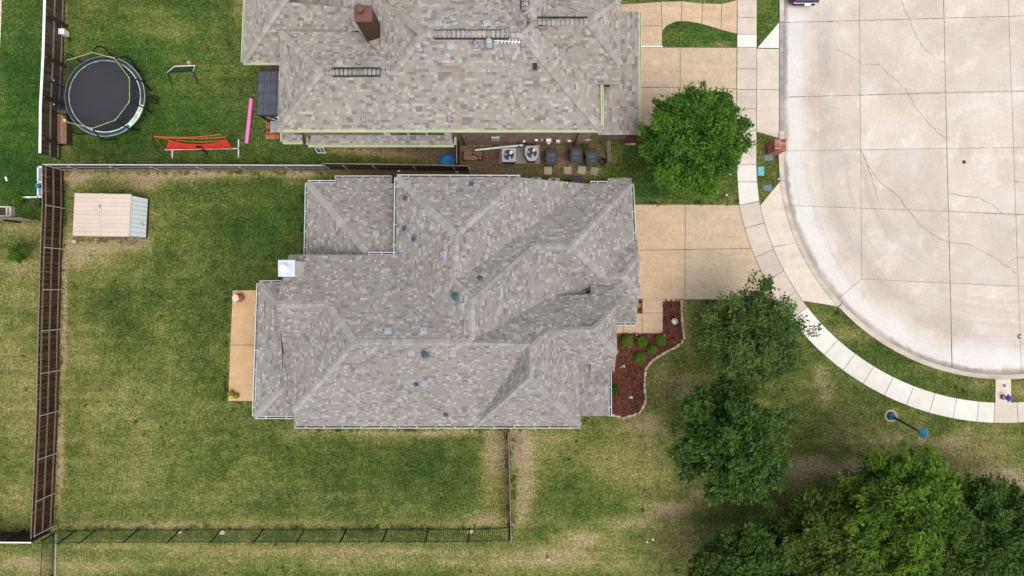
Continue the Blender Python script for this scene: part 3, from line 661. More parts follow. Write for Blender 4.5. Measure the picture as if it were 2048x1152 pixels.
SOIL = [(1000, 310, 95, 30, 1.0), (1150, 308, 80, 30, .9), (980, 335, 50, 20, .6), (800, 300, 120, 14, .7), (870, 310, 50, 20, .8), (800, 345, 150, 12, .9), (1012, 960, 10, 110, .55), (1035, 880, 18, 40, .5), (1046, 960, 14, 60, .35), (265, 484, 26, 9, .9), (1080, 350, 120, 14, .5), (1590, 965, 60, 16, .5), (1440, 1010, 30, 20, .4), (640, 300, 30, 8, .3)]
def field_soil(x, y):
    d = np.zeros(x.shape)
    for cx, cy, rx, ry, a_ in SOIL: d += a_ * np.exp(-((x - cx) / rx) ** 2 - ((y - cy) / ry) ** 2)
    return np.clip(d, 0, 1)
def field(x, y):
    d = np.full(x.shape, 0.285); l = np.zeros(x.shape)
    for cx, cy, rx, ry, a_ in DRY: d += a_ * np.exp(-((x - cx) / rx) ** 2 - ((y - cy) / ry) ** 2)
    for cx, cy, rx, ry, a_ in GREEN: d -= a_ * np.exp(-((x - cx) / rx) ** 2 - ((y - cy) / ry) ** 2)
    for cx, cy, rx, ry, a_ in LUSH: l += a_ * np.exp(-((x - cx) / rx) ** 2 - ((y - cy) / ry) ** 2)
    d = np.where((x < 80) & (y > 436) & (y < 1062), d - 0.02, d)
    return np.clip(d, 0, 1.15), np.clip(l, 0, 1)

gx = np.concatenate([[-16000, -4000, -1000], np.arange(-200, 2260, 6.0), [3200, 6000, 18000]])
gy = np.concatenate([[-16000, -4000, -1000], np.arange(-160, 1330, 6.0), [2200, 5000, 16000]])
X, Y = np.meshgrid(gx, gy)
nx, ny = len(gx), len(gy)
vv = np.stack([(X - 1024) / 33.6, (576 - Y) / 33.6, np.zeros_like(X)], -1).reshape(-1, 3)
idx = np.arange(nx * ny).reshape(ny, nx)
qd = np.stack([idx[1:, :-1], idx[1:, 1:], idx[:-1, 1:], idx[:-1, :-1]], -1).reshape(-1, 4)

def np_mesh(name, v, f, mats, attrs=(), dom='POINT'):
    me = bpy.data.meshes.new(name); k = f.shape[1]
    me.vertices.add(len(v)); me.vertices.foreach_set('co', v.astype(np.float32).ravel())
    me.loops.add(f.size); me.loops.foreach_set('vertex_index', f.astype(np.int32).ravel())
    me.polygons.add(len(f)); me.polygons.foreach_set('loop_start', np.arange(0, f.size, k, dtype=np.int32))
    for m in (mats if isinstance(mats, (list, tuple)) else [mats]): me.materials.append(m)
    for an, av in attrs:
        at = me.attributes.new(an, 'FLOAT', dom); at.data.foreach_set('value', av.astype(np.float32).ravel())
    me.update(calc_edges=True); me.validate()
    return me
dd, ll = field(X, Y)
ground = bpy.data.objects.new('ground', np_mesh('ground', vv, qd, MT['grass'], (('dry', dd), ('lush', ll), ('soil', field_soil(X, Y))))); link(ground); ground['kind'] = 'structure'

def inside(poly, x, y):
    r = np.zeros(x.shape, bool); n = len(poly)
    for i in range(n):
        x0, y0 = poly[i]; x1, y1 = poly[(i + 1) % n]
        if y0 == y1: continue
        r ^= ((y0 > y) != (y1 > y)) & (x < (x1 - x0) * (y - y0) / (y1 - y0) + x0)
    return r

# ------------------------------------------------------------------ houses
def pip(poly, x, y):
    r = False; n = len(poly)
    for i in range(n):
        x0, y0 = poly[i]; x1, y1 = poly[(i + 1) % n]
        if (y0 > y) != (y1 > y) and x < (x1 - x0) * (y - y0) / (y1 - y0) + x0: r = not r
    return r

class Roof:
    """a roof of flat faces; every vertex is an image pixel with an estimated height"""
    def __init__(s, house, V, faces, exp, mshingle, mcap, mfascia):
        s.V = {k: P(*v) for k, v in V.items()}; s.G = {k: v[:2] for k, v in V.items()}
        s.house = house; s.exp = exp; s.ms = mshingle; s.mc = mcap; s.F = {}
        deck = MB()
        for fn, f in faces.items():
            pts = [s.V[k] for k in f]; c = sum(pts, Vector()) / len(pts)
            A = np.array([list(p - c) for p in pts]); _, _, vt = np.linalg.svd(A); n = Vector(vt[2])
            if n.z < 0: n = -n
            n.normalize(); v = (Vector((0, 0, 1)) - n * n.z).normalized(); u = v.cross(n).normalized()
            s.F[fn] = dict(k=f, c=c, n=n, u=u, v=v, g=[s.G[k] for k in f], p=pts)
            # deck + soffit edge
            q = [p - n * ((p - c).dot(n)) for p in pts]
            a = sum(s.G[f[i]][0] * s.G[f[(i + 1) % len(f)]][1] - s.G[f[(i + 1) % len(f)]][0] * s.G[f[i]][1] for i in range(len(f)))
            if a > 0: q = q[::-1]
            deck.poly(q, 0); low = [p - Vector((0, 0, 0.16)) for p in q]; deck.poly(low[::-1], 1)
            for i in range(len(q)):
                j = (i + 1) % len(q); deck.poly([low[i], low[j], q[j], q[i]], 1)
        s.obj = deck.build('roof', [MT['deck'], mfascia], house)
    def at(s, px, py, face=None):
        """point and frame of the roof surface at an image pixel"""
        for fn, f in s.F.items():
            if face and fn != face: continue
            if face or pip(f['g'], px, py):
                o = Vector((0, 0, H)); d = P(px, py, 0) - o
                t = (f['c'] - o).dot(f['n']) / d.dot(f['n'])
                return o + d * t, f
        return None, None
    def shingles(s, nind, widths, dark=0.2, light=0.24, skip=()):
        full = []; mb = MB()
        for fn, f in s.F.items():
            if fn in skip: continue
            c, u, v, n = f['c'], f['u'], f['v'], f['n']
            poly = [((p - c).dot(u), (p - c).dot(v)) for p in f['p']]; poly = ccw(poly)
            u0, u1 = min(p[0] for p in poly), max(p[0] for p in poly); v0, v1 = min(p[1] for p in poly), max(p[1] for p in poly)
            vv_ = v0 - 0.02; e = s.exp
            while vv_ < v1:
                uu = u0 - random.uniform(0, 0.4)
                while uu < u1:
                    wd = random.choice(widths) * random.uniform(0.85, 1.15)
                    r = random.random()
                    if r < light: t = random.uniform(0.66, 1.0); wd = min(wd, random.uniform(.11, .24))
                    elif r < light + dark: t = random.uniform(0.0, 0.22)
                    else: t = random.uniform(0.33, 0.57)
                    th = random.uniform(0.046, 0.062) + (0.008 if t > 0.62 or t < 0.3 else 0)
                    a, b, c0, c1 = uu, uu + wd, vv_, vv_ + e
                    cn = [(a, c0), (b, c0), (b, c1), (a, c1)]
                    ins = [pip(poly, *q) for q in cn]
                    if all(ins):
                        full.append((f, a, b, c0, c1, th, t))
                    elif any(ins) or pip(poly, (a + b) / 2, (c0 + c1) / 2):
                        q = clip(poly, cn)
                        if len(q) > 2:
                            mb.poly([c + u * x + v * y + n * (0.006 + (th - 0.006) * (c1 - y) / e) for x, y in q], 0, t)
                    uu += wd
                vv_ += e
        def size(r):
            f, a, b, c0, c1, th, t = r
            p = f['c'] + f['u'] * (a + b) / 2 + f['v'] * c0
            vis = abs(p.x) < 30 * (H - p.z) / H and abs(p.y) < 16.6 * (H - p.z) / H
            return ((b - a) * (c1 - c0) / (H - p.z) ** 2 * f['n'].z) if vis else 0
        full.sort(key=size, reverse=True)
        ind, rest = full[:nind], full[nind:]
        for f, a, b, c0, c1, th, t in rest:
            c, u, v, n = f['c'], f['u'], f['v'], f['n']
            q = [c + u * x + v * y + n * hh for x, y, hh in ((a, c0, th), (b, c0, th), (b, c1, .006), (a, c1, .006))]
            d = [c + u * x + v * c0 for x in (a, b)]
            i = len(mb.v); mb.v += [tuple(p) for p in q + d]
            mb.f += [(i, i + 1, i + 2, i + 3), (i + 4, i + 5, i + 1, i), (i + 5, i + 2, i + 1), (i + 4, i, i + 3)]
            mb.m += [0, 1, 1, 1]; mb.t += [t, max(0, t - .45), max(0, t - .3), max(0, t - .3)]  # riser and sides take the painted shade colour
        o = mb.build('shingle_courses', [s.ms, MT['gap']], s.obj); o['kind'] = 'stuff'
        var = []
        for k in range(12):
            t = [0.08, 0.2, 0.36, 0.4, 0.44, 0.48, 0.52, 0.56, 0.7, 0.8, 0.9, 1.0][k]; m2 = MB()
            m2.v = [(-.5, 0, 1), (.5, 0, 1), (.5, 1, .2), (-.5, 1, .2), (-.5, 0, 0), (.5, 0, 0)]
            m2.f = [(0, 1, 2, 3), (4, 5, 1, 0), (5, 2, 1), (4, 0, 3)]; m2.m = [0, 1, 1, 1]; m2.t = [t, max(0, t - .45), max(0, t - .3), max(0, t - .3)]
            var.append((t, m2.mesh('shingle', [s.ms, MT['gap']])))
        for f, a, b, c0, c1, th, t in ind:
            me = min(var, key=lambda x: abs(x[0] - t))[1]
            p = f['c'] + f['u'] * (a + b) / 2 + f['v'] * c0
            inst('shingle', me, s.obj, frame(p, f['u'], f['v'], f['n'], b - a, c1 - c0, th))
    def caps(s, edges, step, wd, lift, nmax=300, lip=0.0):
        """folded cap shingles along hips and ridges, running from the low end up"""
        allp = []
        for a, b, fa, fb in edges:
            A, B = s.V[a], s.V[b]
            if A.z > B.z: A, B = B, A
            e = (B - A); L = e.length; e.normalize()
            sd = []
            for fn in (fa, fb):
                f = s.F[fn]; d = f['n'].cross(e).normalized()
                cen = f['c'] - A
                if d.dot(cen - e * cen.dot(e)) < 0: d = -d
                sd.append(d)
            up = (s.F[fa]['n'] + s.F[fb]['n']).normalized()
            k = max(1, round(L / step)); st = L / k
            vs_ = []
            for q in range(3):
                m = MB(); t = (0.25, 0.5, 0.8)[q]
                pts = []
                for x, h_ in ((0, lift), (st * 1.02, lift * 0.62)):
                    for o_ in (sd[0] * wd, Vector((0, 0, 0)), sd[1] * wd):
                        pts.append(e * x + o_ + up * h_)
                base = [q_ - up * lift - e * lip for q_ in pts[:3]]  # lip widens the painted shade line at each cap front
                m.poly([pts[0], pts[1], pts[4], pts[3]], 0, t); m.poly([pts[1], pts[2], pts[5], pts[4]], 0, t)
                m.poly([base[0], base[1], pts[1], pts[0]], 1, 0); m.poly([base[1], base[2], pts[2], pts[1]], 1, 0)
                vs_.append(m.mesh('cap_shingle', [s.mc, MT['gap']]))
            for i in range(k): allp.append((A + e * st * i, vs_))
        vis = lambda p: abs(p.x) < 30 and abs(p.y) < 16.4
        allp.sort(key=lambda r: (not vis(r[0]), -r[0].z))
        for p, vs_ in allp[:nmax]: inst('cap_shingle', random.choice(vs_), s.obj, Matrix.Translation(p))
        mb = MB()
        for p, vs_ in allp[nmax:]:
            me = random.choice(vs_)
            for pl in me.polygons: mb.poly([p + me.vertices[i].co for i in pl.vertices], pl.material_index, 0.5)
        if mb.f: mb.build('cap_courses', [s.mc, MT['gap']], s.obj)['kind'] = 'stuff'
    def valley(s, pairs):
        mb = MB()
        for a, b, in pairs:
            A, B = s.V[a] + Vector((0, 0, .03)), s.V[b] + Vector((0, 0, .03)); d = (B - A).normalized(); sdv = Vector((-d.y, d.x, 0)).normalized() * 0.025
            mb.poly([A - sdv, B - sdv, B + sdv, A + sdv])
        mb.build('valley_flashing', MT['deck'], s.obj)

def gutter(house, a, b, out, mat_o, mat_i, step=1.0, wd=0.14):
    """open trough hung along an eave from a to b, with its hangers"""
    a = Vector(a); b = Vector(b); d = (b - a); L = d.length; d.normalize(); o = Vector(out).normalized(); z = Vector((0, 0, 1))
    a = a - z * 0.04; b = b - z * 0.04
    mb = MB(); M = Matrix((d, o, z)).transposed()
    mid = (a + b) / 2
    mb.box(mid + o * 0.02, (L, 0.025, 0.13), M=M); mb.box(mid + o * wd, (L, 0.03, 0.13), M=M)
    mb.box(mid + o * (wd / 2 + 0.01) - z * 0.055, (L, wd - 0.03, 0.02), M=M, m=1)
    for e in (a, b): mb.box(e + o * wd / 2, (0.02, wd, 0.128), M=M)
    g = mb.build('gutter', [mat_o, mat_i], house)
    k = max(1, int(L / step)); hm = MB(); hm.box((0, 0, 0), (0.035, wd, 0.02), M=M); me = hm.mesh('hanger', mat_o)
    for i in range(k): inst('hanger', me, g, Matrix.Translation(a + d * (L * (i + 0.5) / k + random.uniform(-.1, .1)) + o * (wd / 2) + z * 0.065))
    return g

# ---- the grey-roofed house in the middle of the picture
house = thing('house', 'large single-storey house with rambling grey shingled hip roof in the picture centre', 'house', P(930, 620))
RV = dict(A1=(795, 355, 4.77), A2=(1040, 356, 4.77), A3=(912, 469, 6.86), A4=(909, 565, 6.87), A5=(943, 597, 7.45), A6=(943, 685, 7.46), A7=(793, 510, 4.77),
    B1=(1181, 368, 2.86), B2=(1262, 368, 2.87), C1=(1062, 492, 5.54), C2=(1143, 493, 5.55), G1=(1267, 482, 3.11), D1=(1180, 579, 3.70), D2=(1085, 591, 5.06), Z1=(1183, 616, 3.66), Z2=(1085, 616, 5.06),
    E1=(1207, 552, 4.45), E2=(1247, 552, 4.45), F1=(1278, 588, 3.72), F2=(1272, 645, 2.4), F3=(1225, 645, 2.4), F4=(1200, 600, 3.3), F5=(1277, 512, 3.72), F6=(1273, 466, 2.82),
    K1=(1060, 688, 7.44), H1=(1087, 660, 6.64), H2=(1188, 658, 6.63), H3=(1231, 612, 5.06), Ha=(1231, 572, 4.12), Hb=(1181, 572, 4.13), Hc=(1181, 590, 4.66),
    H4=(1233, 707, 5.04), H5=(1229, 741, 3.57), H6=(1182, 741, 3.57), H7=(1182, 726, 4.10), H8=(1155, 725, 4.12),
    K2=(1058, 755, 7.42), L1=(1160, 851, 3.38), L2=(952, 851, 3.38),
    M0=(655, 608, 6.28), M1=(710, 684, 7.45), M2=(587, 822, 4.18), M3=(589, 851, 3.38), W0=(553, 608, 6.28), Wn=(578, 510, 4.76), N1=(569, 707, 3.76), N2=(567, 798, 3.75), N3=(585, 799, 4.12),
    # low wings
    Q1=(616, 366, 2.75), Q2=(613, 516, 2.75), Q3=(740, 512, 4.35), Q4=(670, 366, 2.75), Q5=(670, 357, 2.55), Q6=(783, 357, 2.55), Q7=(783, 367, 2.75), Q8=(812, 366, 2.75), Q9=(812, 512, 4.35), Q10=(640, 520, 3.1),
    R1=(519, 567, 2.7), R2=(590, 566, 2.7), R3=(556, 606, 3.35), R4=(570, 772, 3.35), R5=(510, 832, 2.7), R6=(592, 832, 2.7), R7=(596, 800, 3.0), R8=(590, 606, 3.35),
    S1=(1150, 722, 3.55), S2=(1217, 722, 2.75), S3=(1218, 832, 2.75), S4=(1150, 832, 3.55),
    X1=(1216, 357, 2.65), X2=(1263, 357, 2.65), X3=(1263, 372, 2.87), X4=(1216, 372, 2.87))
RF = dict(Nnorth=['A1', 'A2', 'A3'], Nwest=['A1', 'A3', 'A4', 'A5', 'A6', 'A7'], Neast=['A2', 'B1', 'A4', 'A3'], Gnorth=['B1', 'B2', 'C2', 'C1', 'A5', 'A4'],
    Geast=['C2', 'B2', 'G1', 'E1'], Gsouth=['C1', 'C2', 'E1', 'E2', 'F1', 'F2', 'F3', 'F4', 'D1'], Bnorth=['E1', 'E2', 'F5', 'F6', 'G1'], Beast=['E2', 'F1', 'F5'],
    Meast=['A5', 'C1', 'D1', 'Z1', 'Z2', 'A6'], Fnorth=['A6', 'D2', 'Hc', 'Hb', 'Ha', 'H3', 'H2', 'H1', 'K1'], Feast=['H2', 'H3', 'H4'],
    Fsouth=['H1', 'H2', 'H4', 'H5', 'H6', 'H7', 'H8'], Seast=['K1', 'H1', 'H8', 'L1', 'K2'], Ssouth=['K2', 'L1', 'L2'], Swest=['K1', 'K2', 'L2'],
    Msouth=['M1', 'A6', 'K1', 'L2', 'M3', 'M2'], Mwest=['M1', 'M0', 'N1', 'N2', 'N3', 'M2'], Wsouth=['W0', 'M0', 'N1'], Wnorth=['W0', 'Wn', 'A7', 'A6', 'M1', 'M0'],
    NWw=['Q1', 'Q2', 'Q10', 'Q3'], NWn=['Q1', 'Q4', 'Q5', 'Q6', 'Q7', 'Q8', 'Q9', 'Q3'],
    Pw=['R1', 'R3', 'R4', 'R5'], Pn=['R1', 'R2', 'R8', 'R3'], Ps=['R5', 'R4', 'R7', 'R6'], Por=['S1', 'S2', 'S3', 'S4'], Xn=['X1', 'X2', 'X3', 'X4'])
roof = Roof(house, RV, RF, 0.135, MT['shingle'], MT['cap'], MT['fascia'])
roof.shingles(300, [0.10, 0.14, 0.18, 0.23, 0.29], dark=0.13, light=0.2)
roof.caps([('A3', 'A1', 'Nnorth', 'Nwest'), ('A3', 'A2', 'Nnorth', 'Neast'), ('A3', 'A4', 'Nwest', 'Neast'), ('A4', 'A5', 'Nwest', 'Gnorth'), ('A5', 'A6', 'Nwest', 'Meast'),
           ('C1', 'A5', 'Gnorth', 'Meast'), ('C1', 'C2', 'Gnorth', 'Gsouth'), ('B2', 'C2', 'Gnorth', 'Geast'), ('E1', 'C2', 'Geast', 'Gsouth'), ('E1', 'E2', 'Bnorth', 'Gsouth'),
           ('F5', 'E2', 'Bnorth', 'Beast'), ('F1', 'E2', 'Gsouth', 'Beast'), ('M1', 'A6', 'Wnorth', 'Msouth'), ('A6', 'K1', 'Fnorth', 'Msouth'), ('H1', 'K1', 'Fnorth', 'Seast'),
           ('H1', 'H2', 'Fnorth', 'Fsouth'), ('H3', 'H2', 'Fnorth', 'Feast'), ('H4', 'H2', 'Fsouth', 'Feast'), ('K1', 'K2', 'Swest', 'Seast'), ('L1', 'K2', 'Ssouth', 'Seast'),
           ('L2', 'K2', 'Ssouth', 'Swest'), ('M0', 'M1', 'Wnorth', 'Mwest'), ('W0', 'M0', 'Wnorth', 'Wsouth'), ('M2', 'M1', 'Mwest', 'Msouth'),
           ('Q1', 'Q3', 'NWw', 'NWn'), ('R1', 'R3', 'Pw', 'Pn'), ('R5', 'R4', 'Pw', 'Ps')], 0.26, 0.20, 0.085)
roof.valley([('A7', 'A6'), ('B1', 'A4'), ('C1', 'D1'), ('A6', 'D2'), ('H1', 'H8'), ('K1', 'L2'), ('G1', 'E1'), ('M0', 'N1')])
def wallbox(mb, x0, y0, x1, y1, ze, z1, ins=0.35):
    a = P(x0, y0, ze); b = P(x1, y1, ze)
    pts = [(a.x + ins, b.y + ins), (b.x - ins, b.y + ins), (b.x - ins, a.y - ins), (a.x + ins, a.y - ins)]
    mb.prism(pts, 0, z1, 0)
    PAVED.append([(1024 + x * 33.6, 576 - y * 33.6) for x, y in pts])
mb = MB()
wallbox(mb, 586, 512, 1160, 849, 3.4, 3.15); wallbox(mb, 580, 511, 1000, 640, 4.5, 4.5); wallbox(mb, 797, 357, 1038, 560, 4.7, 4.6)
wallbox(mb, 618, 368, 830, 530, 2.75, 2.6); wallbox(mb, 1030, 369, 1262, 600, 2.8, 2.7); wallbox(mb, 1080, 585, 1231, 735, 3.6, 3.4)
wallbox(mb, 1190, 468, 1274, 642, 2.6, 2.25); wallbox(mb, 1140, 720, 1216, 830, 2.7, 2.6, 0.3); wallbox(mb, 1182, 612, 1232, 706, 5.0, 4.8)
mb.build('wall', MT['brick'], house)
for x, y in ((524, 575), (520, 660), (517, 745), (515, 826)): mb = MB(); mb.box((*P(x, y, 2.5)[:2], 1.28), (0.3, 0.3, 2.56)); mb.build('porch_post', MT['brick'], house)
ve = roof.V
for a, b, out in (('A1', 'A2', (0, 1, 0)), ('A7', 'A1', (-1, 0, 0)), ('M3', 'L1', (0, -1, 0)), ('Q1', 'Q4', (0, 1, 0)), ('Q5', 'Q6', (0, 1, 0)), ('Q2', 'Q1', (-1, 0, 0)),
                  ('R1', 'R5', (-1, 0, 0)), ('R5', 'R6', (0, -1, 0)), ('S2', 'S3', (1, 0, 0)), ('F3', 'F2', (0, -1, 0)), ('B2', 'G1', (1, 0, 0))):
    gutter(house, ve[a], ve[b], out, MT['gutter'], MT['gutter_in'])
gutter(house, ve['R1'], P(562, 566, 2.7), (0, 1, 0), MT['gutter'], MT['gutter_in'])
gutter(house, P(738, 510, 4.76), ve['A7'], (0, 1, 0), MT['gutter'], MT['gutter_in'])
gutter(house, ve['B1'], P(1215, 368, 2.86), (0, 1, 0), MT['gutter'], MT['gutter_in'], 0.5)

def box_vent(r, px, py, m):
    p, f = r.at(px, py); u, v, n = f['u'], f['v'], f['n']
    e = (0.165, 0.19); mb = MB()
    Mx = Matrix((u, v, n)).transposed()
    mb.box(p + n * 0.02, (0.40, 0.44, 0.03), M=Mx)
    prof = [(-.19, .05), (-.19, .13), (-.10, .165), (.10, .15), (.19, .05)]
    L = [p + u * -.17 + v * a + n * h_ for a, h_ in prof]; R_ = [p + u * .17 + v * a + n * h_ for a, h_ in prof]
    for i in range(4): mb.poly([L[i], R_[i], R_[i + 1], L[i + 1]])
    mb.poly(L); mb.poly(R_[::-1])
    mb.build('box_vent', m, r.obj)
def pipe_vent(r, px, py, big=False, m=None):
    p, f = r.at(px, py); n = f['n']; m = m or MT['lead']; mb = MB(); Mx = Matrix((f['u'], f['v'], n)).transposed()
    s = 1.5 if big else 1.0
    mb.box(p + n * 0.045, (0.30 * s, 0.33 * s, 0.012), M=Mx, m=1)
    mb.lathe(p, [(0.13 * s, 0), (0.10 * s, 0.08), (0.055 * s, 0.14), (0.05 * s, 0.30 * s), (0.04 * s, 0.30 * s)], 12)
    if big: mb.lathe(p + Vector((0, 0, 0.36)), [(0.05, 0), (0.15, 0.02), (0.15, 0.06), (0.03, 0.13)], 14)
    mb.build('pipe_vent', [m, MT['flash']], r.obj)
for x, y in ((753, 467), (846, 426), (889, 509), (924, 613), (777, 662), (848, 662), (824, 705), (906, 706), (850, 766)): box_vent(roof, x, y, MT['vent'])
for x, y, b_ in ((811, 396, 0), (809, 457, 0), (828, 478, 0), (911, 593, 1), (960, 557, 0), (851, 708, 1), (833, 768, 0), (892, 829, 0), (943, 369, 0)): pipe_vent(roof, x, y, b_)
# chimney
def chimney(house, x0, y0, x1, y1, zt, zb, mside, mcap, flue, rounded=0.10):
    a = P(x0, y0, zt); b = P(x1, y1, zt); mb = MB()
    mb.prism([(a.x + .06, b.y + .06), (b.x - .06, b.y + .06), (b.x - .06, a.y - .06), (a.x + .06, a.y - .06)], zb, zt - 0.04)
    for xx in (a.x + .06, b.x - .06):
        for yy in (a.y - .10, b.y + .10): mb.box((xx, yy, (zb + zt) / 2 - .05), (0.05, 0.12, zt - zb - .1))
    c = mb.build('chimney', mside, house)
    mb = MB(); mb.prism([(a.x, b.y), (b.x, b.y), (b.x, a.y), (a.x, a.y)], zt - 0.10, zt, bottom=True); mb.build('chimney_cap', mcap, c)
    f = P(*flue, zt); mb = MB(); r = 0.19
    mb.lathe(f, [(r, 0), (r, 0.10), (r * .8, 0.11), (r * .8, .24)], 18); mb.lathe(f + Vector((0, 0, .24)), [(r * 1.02, 0), (r * 1.02, .09), (r * .5, .12)], 18)
    mb.build('flue', MT['white'], c)
chimney(house, 556, 520, 590, 553.5, 6.9, 0.0, MT['cream'], MT['tin'], (571, 537))
# downspouts
mb = MB(); q = P(775, 362, 2.4); mb.tube([q, q + Vector((.1, -.5, .3))], 0.04); mb.build('downspout', MT['vent'], house)

# ---- the house to the north
house2 = thing('house', 'beige-grey shingled house with pale green gutters and tall brown chimney, cut by the top edge', 'house', P(870, 160))
NV = dict(a=(845, 68, 7.86), b=(1042, 68, 7.86), c=(1202, 259, 4.72), d=(556, 259, 4.72), e=(640, 145, 6.63), f=(790, 143, 6.62), g=(1201, 170, 4.73), h=(1066, 46, 7.56), i=(1177, 43, 7.57),
    j=(1241, 128, 5.59), k=(1180, 168, 4.61), k2=(1241, 168, 4.61), l=(1240, -5, 5.59), m=(562, 65, 4.73), n=(728, 65, 4.74), n2=(650, 72, 3.5), o=(768, 0, 5.88), o2=(690, -75, 4.4), n3=(600, -60, 3.0),
    hh=(1050, 22, 8.0), q=(1050, -90, 8.0), q2=(1140, -90, 6.2), q4=(1100, 22, 6.9), lx=(1238, -60, 4.9), lw=(1056, -60, 5.0),
    v1=(985, -20, 6.5), v2=(900, -90, 5.2), v3=(720, -90, 4.9), v4=(930, -90, 5.4),
    w1=(487, 124, 3.2), w2=(494, -60, 3.2), w3=(568, 3, 5.2), w4=(620, -60, 6.2), w5=(760, 124, 3.2), w6=(740, 20, 4.95),
    y1=(1195, 270, 3.42), y1b=(1195, 20, 3.42), y2=(1241, 20, 3.42), y3=(1278, 24, 2.75), y4=(1276, 270, 2.75),
    s1=(617, 289, 2.2), s2=(908, 289, 2.2), s3=(902, 268, 2.66), s4=(623, 268, 2.66), t1=(566, 283, 2.3), t2=(605, 283, 2.3), t3=(605, 262, 2.75), t4=(573, 262, 2.75), t0=(566, 255, 2.3))
NF = dict(S=['a', 'b', 'c', 'd', 'e', 'f'], E=['b', 'c', 'g', 'k', 'h'], ES=['h', 'i', 'j', 'k2', 'k'], EE=['i', 'j', 'l'], EN=['h', 'i', 'l', 'lx', 'lw'], SW=['d', 'm', 'e'], SN=['m', 'e', 'f', 'n'],
    MW=['a', 'f', 'n', 'n2', 'n3', 'o2', 'o'], MN=['a', 'o', 'o2', 'v3', 'v2', 'v1', 'b'], NSw=['b', 'h', 'hh', 'q', 'v4', 'v1'], NSe=['h', 'hh', 'q', 'q2', 'q4'],
    WW=['w1', 'w2', 'w4', 'w3'], WS=['w1', 'w3', 'w6', 'w5'], Low=['y1b', 'y3', 'y4', 'y1'], Pent=['s1', 's2', 's3', 's4'], Pent2=['t1', 't2', 't3', 't4'], Pent3=['t1', 't4', 't0'])
roof2 = Roof(house2, NV, NF, 0.15, MT['shingle2'], MT['cap2'], MT['fascia2'])
roof2.shingles(300, [0.14, 0.19, 0.24, 0.29, 0.34], dark=0.14, light=0.2)
roof2.caps([('a', 'b', 'S', 'MN'), ('c', 'b', 'S', 'E'), ('d', 'e', 'S', 'SW'), ('m', 'e', 'SW', 'SN'), ('e', 'f', 'S', 'SN'), ('f', 'a', 'S', 'MW'), ('o', 'a', 'MW', 'MN'), ('o2', 'o', 'MW', 'MN'),
            ('h', 'b', 'E', 'NSw'), ('h', 'i', 'ES', 'EN'), ('j', 'i', 'ES', 'EE'), ('l', 'i', 'EE', 'EN'), ('hh', 'h', 'NSw', 'NSe'), ('hh', 'q', 'NSw', 'NSe'), ('w1', 'w3', 'WW', 'WS'), ('w3', 'w4', 'WW', 'WS')], 0.23, 0.2, 0.13, lip=0.05)
roof2.valley([('h', 'k'), ('b', 'v1')])
mb = MB()
wallbox(mb, 558, 67, 1200, 259, 4.72, 4.5, 0.19); wallbox(mb, 780, -60, 1180, 100, 4.7, 5.4, 0.3); wallbox(mb, 490, -60, 760, 122, 3.2, 3.0, 0.35)
wallbox(mb, 1180, 24, 1276, 268, 2.75, 2.6, 0.3); wallbox(mb, 1150, -60, 1239, 167, 4.6, 4.3, 0.3); wallbox(mb, 632, 250, 895, 287, 2.2, 2.05, 0.25)
wall2 = mb.build('wall', MT['brick2'], house2)
v2_ = roof2.V
for a, b, out in (('d', 'c', (0, -1, 0)), ('c', 'g', (1, 0, 0)), ('w1', 'w5', (0, -1, 0)), ('w2', 'w1', (-1, 0, 0)), ('y3', 'y4', (1, 0, 0)), ('s1', 's2', (0, -1, 0)), ('t1', 't2', (0, -1, 0)), ('t0', 't1', (-1, 0, 0))):
    gutter(house2, v2_[a], v2_[b], out, MT['gutter2'], MT['gutter2'], 0.9, 0.13)
gutter(house2, P(617, 268, 2.2), v2_['s1'], (-1, 0, 0), MT['gutter2'], MT['gutter2'], 0.9, 0.12)
gutter(house2, P(908, 268, 2.2), v2_['s2'], (1, 0, 0), MT['gutter2'], MT['gutter2'], 0.9, 0.12)
# tall brown chimney
a = P(708, 10, 8.15); b = P(744, 43, 8.15)
mb = MB(); mb.prism([(a.x + .04, b.y + .04), (b.x - .04, b.y + .04), (b.x - .04, a.y - .04), (a.x + .04, a.y - .04)], 4.5, 8.1)
ch = mb.build('chimney', MT['brown_dark'], house2)
mb = MB(); mb.prism([(a.x, b.y), (b.x, b.y), (b.x, a.y), (a.x, a.y)], 8.0, 8.15, bottom=True); mb.build('chimney_cap', MT['brown'], ch, bevel=0.02)
mb = MB(); f_ = P(722, 22, 8.2); mb.lathe(f_ - Vector((0, 0, .06)), [(.20, 0), (.20, .02), (.15, .03), (.15, .34), (.19, .36), (.19, .42), (.1, .46)], 18); mb.build('flue', MT['brown'], ch)
# ridge vents
for a, b in (((664, 143.5), (761, 143.5)), ((868, 68), (1018, 68)), ((1075, 42), (1175, 42)), ((1050, -40), (1050, 17))):
    A, _ = roof2.at(a[0] + .3, a[1] + .6); B, _ = roof2.at(b[0] - .3, b[1] + .6)
    if A is None or B is None: continue
    d = (B - A).normalized(); sdv = Vector((-d.y, d.x, 0)); z = Vector((0, 0, -0.10)); mb = MB()
    for s_ in (-1, 1):
        o_ = sdv * 0.20 * s_ + z + Vector((0, 0, 0.08))
        mb.box((A + B) / 2 + o_, ((B - A).length, 0.05, 0.10), M=Matrix((d, sdv, Vector((0, 0, 1)))).transposed())
    n_ = int((B - A).length / 0.2)
    for k_ in range(n_ + 1): mb.box(A + (B - A) * k_ / n_ + Vector((0, 0, .085)), (0.022, 0.40, 0.02), M=Matrix((d, sdv, Vector((0, 0, 1)))).transposed())
    mb.build('ridge_vent', MT['iron'], roof2.obj)
for x, y in ((878, 48), (974, 48), (902, 91), (681, 127)): box_vent(roof2, x, y, MT['vent2'])
